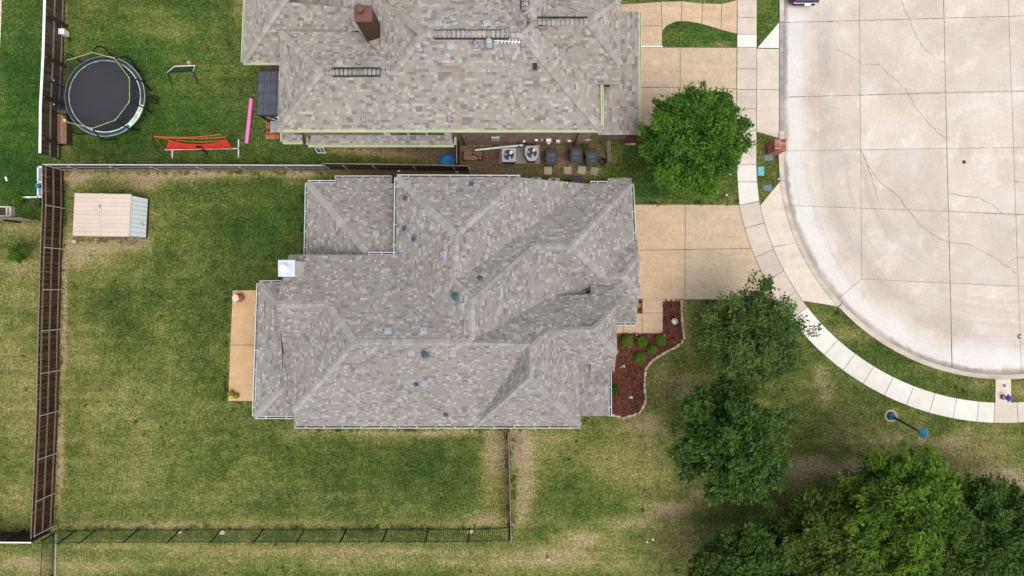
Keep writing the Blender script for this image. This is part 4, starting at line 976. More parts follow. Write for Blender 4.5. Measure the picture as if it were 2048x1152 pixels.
for x, y, b_ in ((951, 90, 0), (978, 88, 1), (838, 96, 1), (718, 127, 0), (727, 238, 0), (899, 238, 0), (1045, 88, 0)): pipe_vent(roof2, x, y, b_, MT['vent2'])
p, f = roof2.at(1070, 131); mb = MB(); mb.box(p + f['n'] * .12, (.2, .26, .22), M=Matrix((f['u'], f['v'], f['n'])).transposed()); mb.box(p + f['n'] * .03 + Vector((.35, 0, .0)), (.5, .03, .02)); mb.build('roof_box', MT['iron'], roof2.obj)
p, f = roof2.at(1213, 171, 'Low'); mb = MB(); mb.box(p + Vector((0, 0, .12)), (.3, .2, .24)); mb.tube([p + Vector((-.45, 0, .6)), p + Vector((0, 0, .2))], .05); mb.build('downspout', MT['fascia2'], house2)
# clerestory windows under the south eave
wy = P(0, 288, 0).y + 0.0
wy = P(700, 259, 4.72).y + 0.19
wn = MB(); x0 = P(768, 0, 3.1).x; x1 = P(902, 0, 3.1).x
wn.box(((x0 + x1) / 2, wy - .03, 3.17), (x1 - x0, .06, 0.96)); wobj = wn.build('window', MT['white'], house2)
for k_ in range(3):
    cx = x0 + 0.32 + (x1 - x0 - 0.64) * (k_ + .5) / 3
    pn = MB(); pn.box((cx, wy - .055, 3.22), ((x1 - x0 - .64) / 3 - .1, .03, .80)); pn.build('pane', MT['glass'], wobj)
# downspouts and the boxes fixed to the south wall
def spout(pts, r=0.05):
    mb = MB(); mb.tube(pts, r, 6); mb.build('downspout', MT['fascia2'], house2)
spout([P(919, 266, 4.5), P(920, 268, 4.2), Vector((P(930, 289, .2).x, wy - .06, .2))]); spout([P(1158, 264, 4.5), P(1157, 266, 4.2), Vector((P(1149, 288, .2).x, wy - .06, .15))])
spout([P(603, 264, 4.4), P(606, 268, 3.4), P(609, 281, 2.9), P(617, 290, .6)])
def wallthing(name, px, z, sx, sz, m, depth=0.12, lathe=False):
    mb = MB(); c_ = Vector(((px - 1024) * (H - z) / F, wy - depth / 2, z))
    if lathe: mb.lathe(c_ + Vector((0, depth / 2, 0)), [(sx, 0), (sx, depth * .6), (sx * .6, depth)], 14, axis=Vector((0, -1, 0)))
    else: mb.box(c_, (sx, depth, sz))
    return mb.build(name, m, house2, bevel=0 if lathe else 0.012)
wallthing('panel_box', 991, 1.9, .46, .75, MT['tin'], .1); wallthing('outlet_box', 1048, 1.2, .14, .2, MT['white'], .1)
wallthing('outlet_box', 1072.5, 1.5, .16, .22, MT['white'], .1); wallthing('outlet_box', 1083.5, 1.5, .14, .2, MT['vent2'], .1)
wallthing('meter_box', 1097, 1.5, .3, .42, MT['white'], .16); wallthing('meter', 1097, 1.3, .11, .1, MT['tin'], .24, True)
wallthing('cable_box', 1116, 1.25, .24, .34, MT['cream'], .14); wallthing('wall_lamp', 1138.5, 1.35, .22, .09, MT['cream'], .1)
mb = MB(); c_ = Vector((P(1174.6, 276, 1.7).x, wy - .05, 1.7))
for s_ in (-1, 1):
    mb.poly([c_, c_ + Vector((s_ * .2, -.02, .16)), c_ + Vector((s_ * .24, -.03, .04)), c_ + Vector((s_ * .08, -.02, -.03))]); mb.poly([c_, c_ + Vector((s_ * .06, -.02, -.04)), c_ + Vector((s_ * .17, -.03, -.16)), c_ + Vector((s_ * .03, -.02, -.16))])
mb.tube([c_ + Vector((0, -.03, .14)), c_ + Vector((0, -.03, -.42))], .02); mb.lathe(c_ + Vector((0, -.04, .12)), [(.045, 0), (.05, .04), (.02, .08)], 8)
tag(mb.build('wall_ornament', MT['white']), 'white dragonfly ornament with spread wings on the brick side wall', 'ornament')

# antenna and its cable on the northern roof
p, f = roof2.at(1010, 84); an = thing('antenna', 'white and black television antenna lying along the northern roof below the ridge', 'antenna', p)
mb = MB(); q = p + Vector((0, 0, .12)); mb.tube([q + Vector((-.5, .02, .02)), q + Vector((.75, -.06, .02))], .025)
for k_ in range(7): mb.tube([q + Vector((-.35 + .17 * k_, -.14, .03)), q + Vector((-.30 + .17 * k_, .07, .03))], .02)
mb.build('boom', MT['white'], an)
mb = MB()
for k_ in range(4): mb.box(q + Vector((-.45 + .19 * k_, .13, .02)), (.15, .10, .06))
mb.tube([p, p + Vector((0, 0, .2))], .02); mb.build('reflector', MT['black'], an)
mb = MB(); pts = [roof2.at(x, y)[0] + Vector((0, 0, .05)) for x, y in ((1003, 86), (1007, 108), (1012, 130), (1015, 152), (1022, 175), (1030, 200), (1040, 220), (1051, 236), (1062, 248))]
mb.tube(pts, .009, 5); mb.build('cable', MT['black'], an)

# ------------------------------------------------------------------ fences
def picket_meshes(w_, h_, th, m, n=4):
    out = []
    for k in range(n):
        mb = MB(); t = random.uniform(0.1, 0.9); hh_ = h_ + random.uniform(-.015, .015)
        mb.prism([(-w_ / 2, -th / 2), (w_ / 2, -th / 2), (w_ / 2, th / 2), (-w_ / 2, th / 2)], 0.02, hh_, 0, t)
        out.append(mb.mesh('picket', m))
    return out

def along(pts, step):
    """points every step along a polyline, with direction"""
    res = []; carry = 0.0
    for a, b in zip(pts, pts[1:]):
        L = (b - a).length; d = (b - a) / L; s_ = carry
        while s_ < L: res.append((a + d * s_, d)); s_ += step
        carry = s_ - L
    return res

def board_fence(label, gpts, h_, side, posts, m_board, m_rail, m_post, rails=(0.28, 0.95, 1.6), post_w=0.06, post_h=None, cap=None, trim=None, picket_w=0.14, group=None):
    """side = +1: rails and posts stand to the left of the run's direction"""
    pts = [P(x, y) for x, y in gpts]
    f = thing('board_fence', label, 'fence', pts[0], group)
    ms = picket_meshes(picket_w - 0.008, h_, 0.018, m_board, 5)
    for p, d in along(pts, picket_w):
        ang = math.atan2(d.y, d.x)
        inst('picket', random.choice(ms), f, Matrix.Translation(p + Vector((0, 0, random.uniform(-.015, .01)))) @ Matrix.Rotation(ang, 4, 'Z') @ Matrix.Rotation(random.uniform(-.012, .012), 4, 'Y'))
    for a, b in zip(pts, pts[1:]):
        d = (b - a).normalized(); nrm = Vector((-d.y, d.x, 0)) * side; M = Matrix((d, nrm, Vector((0, 0, 1)))).transposed()
        for zr in rails:
            mb = MB(); mb.box((a + b) / 2 + nrm * 0.035 + Vector((0, 0, zr)), ((b - a).length, 0.045, 0.09), M=M, t=random.uniform(.3, .7)); mb.build('rail', m_rail, f)
        if trim:
            mb = MB(); mb.box((a + b) / 2 + nrm * 0.02 + Vector((0, 0, h_ + .02)), ((b - a).length, trim[0], 0.035), M=M); mb.build('top_cap', trim[1], f)
        if cap:
            mb = MB(); mb.box((a + b) / 2 - nrm * 0.03 + Vector((0, 0, h_ - .05)), ((b - a).length, 0.03, 0.10), M=M); mb.build('trim_board', cap, f)
    for (x, y) in posts:
        p = P(x, y); best = min(zip(pts, pts[1:]), key=lambda s_: abs((s_[1] - s_[0]).normalized().cross(p - s_[0]).length) + (0 if 0 <= (p - s_[0]).dot((s_[1] - s_[0]).normalized()) <= (s_[1] - s_[0]).length else 5))
        d = (best[1] - best[0]).normalized(); nrm = Vector((-d.y, d.x, 0)) * side
        q = best[0] + d * (p - best[0]).dot(d) + nrm * (0.06 + post_w / 2); ph = post_h or h_ - 0.2
        mb = MB()
        if m_post is MT['steel']: mb.cyl(q, q + Vector((0, 0, ph)), 0.03, n=8); mb.lathe(q + Vector((0, 0, ph)), [(.036, 0), (.03, .03), (.01, .045)], 8)
        else: mb.box(q + Vector((0, 0, ph / 2)), (post_w, post_w, ph))
        mb.build('post', m_post, f)
    return f

board_fence('dark brown board fence with steel posts along the west side of the main back yard', [(127.5, 340), (128, 417), (124, 520), (122.5, 580), (120, 659), (118, 760), (116.5, 822), (111, 950), (106, 1054)], 1.85, 1,
            [(127, 341), (128, 417), (125.5, 498), (122.5, 579), (120, 658), (118, 740), (116.5, 821), (114, 905), (110, 985), (106, 1051)], MT['wood'], MT['rail'], MT['steel'], cap=None, trim=(0.035, MT['railg']))
board_fence('board fence with broad white top cap behind the trampoline', [(133, -120), (131, 0), (127, 130), (122, 230), (121, 318), (127, 338)][:5], 1.75, 1,
            [(130, 53), (126, 133), (121.5, 210), (121, 290)], MT['wood_grey'], MT['railg'], MT['wood'], trim=(0.14, MT['white']), post_w=0.16, post_h=1.72, rails=(0.25, 0.95))
mb = MB()
board_fence('long low board fence between the two back yards', [(128, 339.5), (300, 340), (500, 340.5), (662, 341)], 1.8, -1, [(172, 340), (252, 340), (330, 340), (418, 341), (500, 341), (590, 341)], MT['wood'], MT['railg'], MT['steel'], trim=(0.05, MT['steel']))
board_fence('dark board fence running close to the central house', [(662, 338), (760, 339), (900, 341.5), (942, 342.5), (947, 360)], 1.85, -1, [(664, 338), (700, 338.5), (757, 339), (835, 340.5), (912, 342), (940, 343)], MT['wood'], MT['wood'], MT['steel'], trim=(0.05, MT['railg']))
board_fence('short dark board fence beside the blue pool', [(919, 280), (919, 338)], 1.8, -1, [(919, 284), (919, 334)], MT['wood'], MT['wood'], MT['wood'], trim=(0.05, MT['railg']), post_w=0.09)
board_fence('narrow grey board fence running south from the central house', [(1016.5, 852), (1018, 900), (1019.5, 960), (1021, 1020), (1022, 1058)], 1.8, 1, [(1017, 905), (1018, 920), (1020, 985), (1021, 1030), (1022, 1054)], MT['wood_grey'], MT['wood'], MT['steel'], trim=(0.05, MT['railg']))
board_fence('short board fence with pale top edge in the lower left corner', [(-60, 1063), (104, 1064)], 1.7, 1, [(-10, 1063), (50, 1063)], MT['wood'], MT['wood'], MT['wood'], trim=(0.07, MT['white']), post_w=0.09)
board_fence('weathered board fence west of the brown fence behind the raised beds', [(-60, 441), (84, 441)], 1.5, -1, [(-20, 441), (40, 441)], MT['wood_grey'], MT['railg'], MT['wood'], trim=(0.08, MT['railg']), post_w=0.09)

def iron_fence(label, gpts, h_, posts, lean):
    pts = [P(x, y) for x, y in gpts]; f = thing('iron_fence', label, 'fence', pts[0])
    lean = Vector(lean)
    mb = MB(); mb.v = []; top = Vector((lean.x, lean.y, h_)); mb.cyl((0, 0, 0), top, 0.0125, n=4); me = mb.mesh('picket', MT['iron'])
    for p, d in along(pts, 0.115): inst('picket', me, f, Matrix.Translation(p))
    for a, b in zip(pts, pts[1:]):
        for fr in (0.06, 0.97):
            o_ = top * fr; mb = MB(); mb.cyl(a + o_, b + o_, 0.022, n=4); mb.build('rail', MT['iron'], f)
    for x, y in posts:
        p = P(x, y); mb = MB(); mb.cyl(p, p + top * 1.03, 0.05, n=4); mb.lathe(p + top * 1.03, [(.05, 0), (.05, .02), (.02, .05)], 4); mb.build('post', MT['iron'], f)
iron_fence('long black iron picket fence across the bottom of the back yard', [(112, 1061), (200, 1059), (330, 1058.5), (700, 1058), (942, 1057.5), (1020, 1054)], 1.55,
           [(152, 1060), (193, 1059), (277, 1058.5), (362, 1058), (444, 1058), (527, 1058), (610, 1058), (693, 1058), (774, 1058), (857, 1058), (939, 1057.5), (1019, 1054)], (0, -0.20, 0))
iron_fence('short black iron picket fence running off the bottom edge at left', [(109, 1066), (106, 1152), (103, 1250)], 1.1, [(109, 1067), (105.5, 1150)], (0, 0, 0))

# ------------------------------------------------------------------ trees and shrubs
def leaves(pos, outw, n_each, size, spread, flat_=0.55, tint0=None):
    """leaf blades scattered round twig points; returns verts, quads, tints"""
    k = len(pos); N_ = k * n_each
    c = np.repeat(pos, n_each, 0) + rng.normal(0, 1, (N_, 3)) * np.repeat(spread, n_each)[:, None] * np.array([1, 1, flat_])
    od = np.repeat(outw, n_each, 0) + rng.normal(0, 0.75, (N_, 3))
    od /= np.linalg.norm(od, axis=1, keepdims=True) + 1e-9
    up = np.array([0, 0, 1.0]) + rng.normal(0, 0.55, (N_, 3)); sd_ = np.cross(od, up); sd_ /= np.linalg.norm(sd_, axis=1, keepdims=True) + 1e-9
    L = size * np.clip(rng.lognormal(-.06, .33, N_), .4, 1.8)[:, None]
    a = c - od * L * .5; b = c + sd_ * L * .27; d = c + od * L * .55 - np.array([0, 0, 1.0]) * L * .12; e = c - sd_ * L * .27
    v = np.stack([a, b, d, e], 1).reshape(-1, 3); q = np.arange(N_ * 4).reshape(-1, 4)
    t = np.clip(np.repeat(tint0, n_each) + rng.normal(0, 0.16, N_), 0, 1)
    return v, q, t

def tree(name, label, px, py, rpx, zc, rz, m, n_tw=620, n_each=42, size=0.15, sp=0.16, base=None, group=None, hole=0.0, cat='tree', lumps=9, tshift=0.0, fill=0.62, branches=True, spray=1.0):
    c = P(px, py, zc); Rr = 1.12 * rpx * (H - zc) / F
    t = thing(name, label, cat, (c.x, c.y, 0), group)
    # boughs: lobes round the crown, twigs fill each lobe
    lob = []
    for k in range(lumps * 6):
        th_ = 2 * math.pi * (k * 0.618034) + random.uniform(-.3, .3); el = math.asin(random.uniform(-0.15, 1.0) if k % 3 else random.uniform(.3, 1))
        rr = random.uniform(0.50, 0.86)
        lob.append((Vector((math.cos(th_) * math.cos(el) * Rr * rr, math.sin(th_) * math.cos(el) * Rr * rr, math.sin(el) * rz * rr)), Rr * random.uniform(0.15, 0.29)))
    tw = []; ow = []; sz = []; tt = []
    per = max(4, n_tw // len(lob))
    for lc, lr in lob:
        lt = random.uniform(0.2, 0.8) + tshift
        rad = Vector((lc.x, lc.y, lc.z * .45)); rad = rad.normalized() if rad.length > .05 else Vector((0, 0, 1))
        for _ in range(per):
            d = Vector((random.gauss(0, 1), random.gauss(0, 1), random.gauss(0.3, .8))).normalized(); r_ = lr * random.random() ** (1 / 2.4)
            p = lc + Vector((d.x, d.y, d.z * 0.6)) * r_ * .72 + rad * random.uniform(-1.0, .75) * lr * spray
            hor = math.hypot(p.x, p.y)
            if hole and mnoise.noise(Vector((p.x * .8, p.y * .8, px))) > (0.30 - hole * hor / Rr): continue
            tw.append(c + p); ow.append((rad + Vector((0, 0, -.15))).normalized())
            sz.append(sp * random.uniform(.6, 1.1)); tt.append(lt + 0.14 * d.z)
    # inner fill so the ground is not seen through the middle
    for _ in range(int(n_tw * fill * 0.4)):
        d = Vector((random.gauss(0, 1), random.gauss(0, 1), random.gauss(0, 1))).normalized(); r_ = random.random() ** (1 / 2.5) * 0.66
        p = Vector((d.x * Rr * r_, d.y * Rr * r_, d.z * rz * r_ - rz * .05)); tw.append(c + p); ow.append(Vector((p.x, p.y, 0.2)).normalized()); sz.append(sp * 1.4); tt.append(0.35 + tshift)
    v, q, ti = leaves(np.array([list(x) for x in tw]), np.array([list(x) for x in ow]), n_each, size, np.array(sz), tint0=np.array(tt))
    v[:, 2] = np.maximum(v[:, 2], 0.03)
    co = bpy.data.objects.new('crown', np_mesh('crown', v, q, m, (('tint', ti),), 'FACE')); link(co, t)
    # trunk and limbs
    b0 = Vector((c.x + random.uniform(-.15, .15), c.y + random.uniform(-.15, .15), 0)); mb = MB(); fork = Vector((c.x, c.y, max(0.3, zc - rz * .75)))
    rt = max(0.05, Rr * 0.045)
    mb.cyl(b0, fork, rt * 1.3, rt, 9)
    for lc, lr in lob[::3]:
        e = c + lc * 1.12; mid = fork.lerp(e, .5) + Vector((random.uniform(-.2, .2) * Rr * .3, random.uniform(-.2, .2) * Rr * .3, -.1))
        mb.cyl(fork, mid, rt * .6, rt * .33, 6); mb.cyl(mid, e, rt * .33, rt * .1, 5)
        for _ in range(3):
            s0 = mid.lerp(e, random.uniform(.2, .9)); mb.cyl(s0, s0 + Vector((random.gauss(0, 1), random.gauss(0, 1), random.uniform(0, .8))).normalized() * lr * 1.1, rt * .14, rt * .05, 4)
    mb.build('trunk', MT['bark'], t)
    return t

tree('shade_tree', 'dense rounded bright green tree between the two driveways', 1388, 284, 107, 4.6, 2.6, MT['leaf_a'], n_tw=1500, n_each=40, size=0.15, sp=0.15, lumps=18, tshift=0.06, spray=.35)
tree('shade_tree', 'airy grey-green tree overhanging the curving sidewalk', 1508, 668, 98, 4.2, 2.2, MT['leaf_b'], n_tw=1250, n_each=34, size=0.145, sp=0.18, hole=0.03, lumps=13, fill=0.5, tshift=.1)
tree('shade_tree', 'dark green tree standing alone on the front lawn, south of the airy tree', 1461, 880, 116, 4.8, 2.6, MT['leaf_c'], n_tw=1050, n_each=34, size=0.19, sp=0.16, hole=0.04, lumps=12, fill=0.35, tshift=.04)
WG = 'trees of the wooded corner'
wood = [(1795, 1005, 118, 5.2, 'leaf_d', 'light yellow-green tree with bare twigs at the top of the wooded corner', .05),
        (1640, 1078, 104, 4.4, 'leaf_e', 'mid green tree in the wooded corner just south of the lone dark tree', -.02),
        (1505, 1128, 86, 4.0, 'leaf_c', 'dark green tree at the left end of the wooded corner', -.05),
        (1760, 1125, 112, 4.4, 'leaf_d', 'yellowish tree at the bottom edge in the middle of the wooded corner', .0),
        (1890, 1100, 100, 4.0, 'leaf_e', 'deep green tree right of the yellowish tree in the wooded corner', -.08),
        (1900, 1035, 80, 3.6, 'leaf_d', 'small pale tree behind the light yellow-green tree in the wooded corner', -.04),
        (1985, 1060, 92, 4.3, 'leaf_c', 'dark tree at the upper right of the wooded corner', .05),
        (2010, 1150, 90, 3.8, 'leaf_d', 'bright tree in the bottom right corner of the picture', -.05),
        (1620, 1180, 100, 3.8, 'leaf_e', 'tree cut by the bottom edge, second from the left end of the wooded corner', -.02),
        (2085, 1090, 90, 4.2, 'leaf_c', 'dark tree cut by the right edge in the wooded corner', .0),
        (1440, 1165, 70, 3.6, 'leaf_e', 'low tree at the bottom edge, left end of the wooded corner', -.06)]
for px, py, r_, zc, lm, lab, ts in wood:
    tree('wood_tree', lab, px, py, r_, zc, zc * .5, MT[lm], n_tw=900, n_each=36, size=0.175, sp=0.16, group=WG, lumps=11, tshift=ts + .04, fill=.7, spray=.8)

def shrub(name, label, px, py, rpx, h_, m, n=520, size=0.055, group=None, squash=1.0):
    c = P(px, py, h_ * .55); R_ = rpx * (H - h_) / F; t = thing(name, label, 'shrub', (c.x, c.y, 0), group)
    dirs = rng.normal(0, 1, (n, 3)); dirs[:, 2] = np.abs(dirs[:, 2]) * 1.1 - 0.25; dirs /= np.linalg.norm(dirs, axis=1, keepdims=True)
    rr = rng.uniform(.82, 1.03, n)[:, None]
    pos = np.array([c.x, c.y, h_ * .45]) + dirs * rr * np.array([R_, R_, h_ * .55]); pos[:, 2] = np.maximum(pos[:, 2], .03)
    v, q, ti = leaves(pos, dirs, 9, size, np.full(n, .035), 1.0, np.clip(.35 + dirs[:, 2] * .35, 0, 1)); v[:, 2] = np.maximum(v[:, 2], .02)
    link(bpy.data.objects.new('foliage', np_mesh('foliage', v, q, m, (('tint', ti),), 'FACE')), t)
    mb = MB()
    for k in range(6):
        a_ = k * 1.05; mb.cyl((c.x, c.y, 0.02), (c.x + math.cos(a_) * R_ * .7, c.y + math.sin(a_) * R_ * .7, h_ * .7), .02, .008, 5)
    mb.lathe((c.x, c.y, h_ * .1), [(R_ * .5, 0), (R_ * .8, h_ * .25), (R_ * .78, h_ * .55), (R_ * .35, h_ * .75)], 12)
    mb.build('stem', MT['bark'], t)
    return t
SG = 'clipped round shrubs in the mulch bed'
for px, py, r_, lab in ((1253.5, 682, 10.5, 'round clipped shrub in the mulch bed closest to the house wall, near the path'), (1283.5, 684.5, 10, 'round clipped shrub in the middle of the row along the path'),
                        (1321.5, 680.5, 10, 'round clipped shrub at the outer corner of the path'), (1304, 699.5, 8.5, 'looser spotted small shrub between the round clipped shrubs'), (1280, 716.5, 10.5, 'round clipped shrub farthest from the path in the mulch bed')):
    shrub('round_shrub', lab, px, py, r_, .62, MT['box_leaf'], group=SG, size=.05 if r_ > 9 else .07, n=520 if r_ > 9 else 300)
shrub('round_shrub', 'small dark shrub half hidden by the porch eave in the mulch bed', 1227, 780, 7.5, .5, MT['leaf_c'], n=260, size=.07)
tree('ornamental_bush', 'small round green bush alone on the lawn beyond the brown fence', 37.5, 508, 17, .9, .55, MT['leaf_d'], n_tw=160, n_each=20, size=.09, sp=.07, cat='bush', lumps=5, tshift=.12)
def leafy(name, label, px, py, rpx, h_, m, n=60, size=.1, cat='plant', pot=None, group=None):
    c = P(px, py, h_ * .7); R_ = rpx / 33.6; t = thing(name, label, cat, (c.x, c.y, 0), group); d = rng.normal(0, 1, (n, 3)); d /= np.linalg.norm(d, axis=1, keepdims=True)
    pos = np.array([c.x, c.y, h_ * .72]) + d * rng.uniform(.2, 1, n)[:, None] * np.array([R_, R_, h_ * .28])
    v, q, ti = leaves(pos, d, 7, size, np.full(n, .03), 1, np.full(n, .6)); v[:, 2] = np.maximum(v[:, 2], .02)
    link(bpy.data.objects.new('foliage', np_mesh('foliage', v, q, m, (('tint', ti),), 'FACE')), t)
    mb = MB()
    if pot: mb.lathe((c.x, c.y, pot[1]), [(R_ * .55, 0), (R_ * .8, h_ * .4), (R_ * .85, h_ * .45), (R_ * .7, h_ * .45)], 14); mb.build('pot', pot[0], t)
    else:
        for k in range(5): mb.cyl((c.x, c.y, 0.01), (c.x + math.cos(k * 1.3) * R_ * .6, c.y + math.sin(k * 1.3) * R_ * .6, h_ * .8), .015, .006, 5)
        mb.build('stem', MT['bark'], t)
    return t
for _x, _y, _l in ((462, 786.5, 'yellow potted plant at the patio corner, nearer the lawn'), (472, 792, 'yellow potted plant at the patio corner, nearer the house')):
    _t = shrub('potted_plant', _l, _x, _y, 3.9, .5, MT['yel_leaf'], n=110, size=.045, group='yellow potted plants'); _p = P(_x, _y, .3)
    mb = MB(); mb.lathe((_p.x, _p.y, .07), [(.11, 0), (.15, .16), (.16, .2), (.12, .2)], 14); mb.build('pot', MT['black'], _t)
leafy('young_plant', 'yellow-green sprawling plant beside the white board west of the fence', 33, 400, 13, .5, MT['leaf_d'], n=70, size=.12)
leafy('young_plant', 'pale grey-white flowering plant against the foot of the west fence', 70, 405, 10, .4, MT['leaf_b'], n=60, size=.11)
leafy('weed_clump', 'dark green weeds at the foot of the northern brick wall behind the bins', 1168, 291, 7, .4, MT['leaf_c'], n=40, size=.12)
leafy('young_plant', 'tiny yellow-leaved plant in the mulch pocket by the garage roof', 1277.5, 611, 3.5, .25, MT['yel_leaf'], n=16, size=.08)

# ------------------------------------------------------------------ shed
shed = thing('shed', 'small metal garden shed with ribbed beige roof and white front panel', 'shed', P(215, 432))
ZE, ZR = 1.92, 2.12
nw, ne, se, sw = P(150.1, 386.4, ZE), P(263.2, 388.6, ZE), P(258.7, 473.3, ZE), P(145.8, 471.6, ZE)
rn, rs = P(204, 387.6, ZR), P(200, 472.4, ZR)
for (e0, e1) in ((nw, sw), (ne, se)):
    for k in range(10):
        a0, a1 = e0.lerp(e1, k / 10 + .003), e0.lerp(e1, (k + 1) / 10 - .003); b0, b1 = rn.lerp(rs, k / 10 + .003), rn.lerp(rs, (k + 1) / 10 - .003)
        up = Vector((0, 0, .03)); mb = MB(); t_ = random.uniform(.2, .8)
        quad = [a0, a1, b1, b0]
        if (a1 - a0).cross(b0 - a0).z < 0: quad = quad[::-1]
        mb.poly([q + up for q in quad], 0, t_)
        for i_ in range(4): mb.poly([quad[i_], quad[(i_ + 1) % 4], quad[(i_ + 1) % 4] + up, quad[i_] + up], 0, t_)
        i0, i1 = e0.lerp(e1, k / 10), e0.lerp(e1, (k + 1) / 10); m_ = i0.lerp(rn.lerp(rs, k / 10), .5)
        mb.cyl(e0.lerp(e1, k / 10 + .004) + up * 1.2, rn.lerp(rs, k / 10 + .004) + up * 1.2, .017, n=6, t=.4)
        mb.build('roof_panel', MT['shed'], shed)
mb = MB(); mb.cyl(rn + Vector((0, .02, .02)), rs + Vector((0, -.02, .02)), .065, n=8); mb.build('ridge_cap', MT['shed'], shed)
mb = MB(); ins = .06
wn_ = [Vector((nw.x + ins, nw.y - ins, 0)), Vector((ne.x - ins, ne.y - ins, 0)), Vector((se.x - ins, se.y + ins, 0)), Vector((sw.x + ins, sw.y + ins, 0))]
mb.prism([p[:2] for p in wn_], 0.45, ZE - .01); mb.build('wall', MT['shed'], shed)
mb = MB(); mb.prism([(p[0] + (0.05 if p[0] > nw.x + 1 else -.05), p[1]) for p in wn_], 0.0, 0.45); mb.build('base', MT['brown_dark'], shed)
PAVED.append([(145, 386), (290, 390), (286, 474), (140, 472)])
dr = MB(); d_ = (wn_[2] - wn_[1]).normalized(); o_ = Vector((-d_.y, d_.x, 0)); o_ = o_ if o_.x > 0 else -o_
NP = 9
for k in range(NP):
    a_ = wn_[1].lerp(wn_[2], k / NP + .004); b_ = wn_[1].lerp(wn_[2], (k + 1) / NP - .004)
    mb = MB(); t_ = random.uniform(.3, .7)
    lo = [a_ + o_ * .20 + Vector((0, 0, .47)), b_ + o_ * .20 + Vector((0, 0, .47))]; hi = [b_ + o_ * .03 + Vector((0, 0, ZE - .02)), a_ + o_ * .03 + Vector((0, 0, ZE - .02))]
    q_ = [lo[0], lo[1], hi[0], hi[1]]
    if (q_[1] - q_[0]).cross(q_[2] - q_[0]).dot(o_) < 0: q_ = q_[::-1]
    mb.poly(q_, 0, t_); mb.poly([p - o_ * .03 for p in q_[::-1]], 0, t_); mb.build('door_panel', MT['shed_white'], shed)
c_ = wn_[1].lerp(wn_[2], .70) + o_ * .16 + Vector((0, 0, .75)); mb = MB(); mb.tube([c_, c_ + Vector((-.02, .16, .22)), c_ + Vector((.01, .19, .05)), c_], .012, 5); mb.build('door_handle', MT['black'], shed)
mb = MB(); mb.box(rn.lerp(rs, .29) + Vector((-.03, 0, .09)), (.05, .16, .03)); mb.build('roof_clip', MT['black'], shed)

# ------------------------------------------------------------------ trampoline
TZ = 0.92; tc_ = P(210.5, 193, TZ); TR = 80 * (H - TZ) / F
tr_ = thing('trampoline', 'round black trampoline with safety net and lime green piping in the corner of the yard', 'trampoline', (tc_.x, tc_.y, 0))
RI = TR * 0.895
def ringmesh(r0, r1, z, n, m, name, th_=.04, a0=0.0, a1=2 * math.pi, parent=tr_):
    mb = MB(); full = abs(a1 - a0 - 2 * math.pi) < 1e-6
    for k in range(n):
        b0, b1 = a0 + (a1 - a0) * k / n, a0 + (a1 - a0) * (k + 1) / n
        f0, f1 = (math.cos(b0), math.sin(b0)), (math.cos(b1), math.sin(b1)); g = lambda f, r, zz: (tc_.x + f[0] * r, tc_.y + f[1] * r, zz)
        mb.poly([g(f0, r0, z), g(f0, r1, z), g(f1, r1, z), g(f1, r0, z)]); mb.poly([g(f0, r1, z - th_), g(f1, r1, z - th_), g(f1, r1, z), g(f0, r1, z)]); mb.poly([g(f0, r0, z), g(f1, r0, z), g(f1, r0, z - th_), g(f0, r0, z - th_)])
    return mb.build(name, m, parent)
mb = MB(); mb.lathe(tc_ - Vector((0, 0, .02)), [(RI, 0), (RI, .012)], 64); mb.build('jumping_mat', MT['rubber'], tr_)
pad = ringmesh(RI - .02, TR, TZ + .05, 64, MT['pad'], 'spring_pad', .1)
ringmesh(RI - .025, RI + .022, TZ + .058, 64, MT['pale_lime'], 'piping', .02, parent=pad); ringmesh(TR - .025, TR + .012, TZ + .055, 64, MT['vent2'], 'outer_piping', .05, parent=pad)
A0, A1 = math.radians(-50), math.radians(-13)
band = ringmesh(RI + .01, TR - .01, TZ + .064, 14, MT['pale_lime'], 'brand_band', .02, A0, A1, pad)
ringmesh(RI + .03, TR - .02, TZ + .064, 4, MT['teal'], 'pad_patch', .02, math.radians(-58), A0, pad)
txt = 'JUMPFLEX'
for k, chh in enumerate(txt):
    cu = bpy.data.curves.new('letter', 'FONT'); cu.body = chh; cu.size = .26; cu.align_x = 'CENTER'; cu.align_y = 'CENTER'; cu.extrude = .002
    to = bpy.data.objects.new('letter', cu); COL.objects.link(to); dg = bpy.context.evaluated_depsgraph_get()
    me = bpy.data.meshes.new_from_object(to.evaluated_get(dg)); COL.objects.unlink(to); bpy.data.objects.remove(to)
    me.materials.clear(); me.materials.append(MT['dkgreen'])
    an_ = math.radians(-43.0 + 23.5 * k / 7); rr = (RI + TR) / 2
    inst('letter', me, band, Matrix.Translation((tc_.x + math.cos(an_) * rr, tc_.y + math.sin(an_) * rr, TZ + .068)) @ Matrix.Rotation(an_ + math.pi / 2, 4, 'Z'))
mb = MB()
for k in range(48):
    a_, b_ = 2 * math.pi * k / 48, 2 * math.pi * (k + 1) / 48; mb.cyl((tc_.x + math.cos(a_) * (TR - .05), tc_.y + math.sin(a_) * (TR - .05), TZ - .06), (tc_.x + math.cos(b_) * (TR - .05), tc_.y + math.sin(b_) * (TR - .05), TZ - .06), .035, n=6)
mb.build('frame', MT['black'], tr_)
tops = []; ZT = 2.45
tp = [(185, 105), (136.5, 120), (108, 161), (108.7, 209), (137.3, 245), (185, 256.7), (231, 240), (259, 203), (259, 156), (229, 117)]
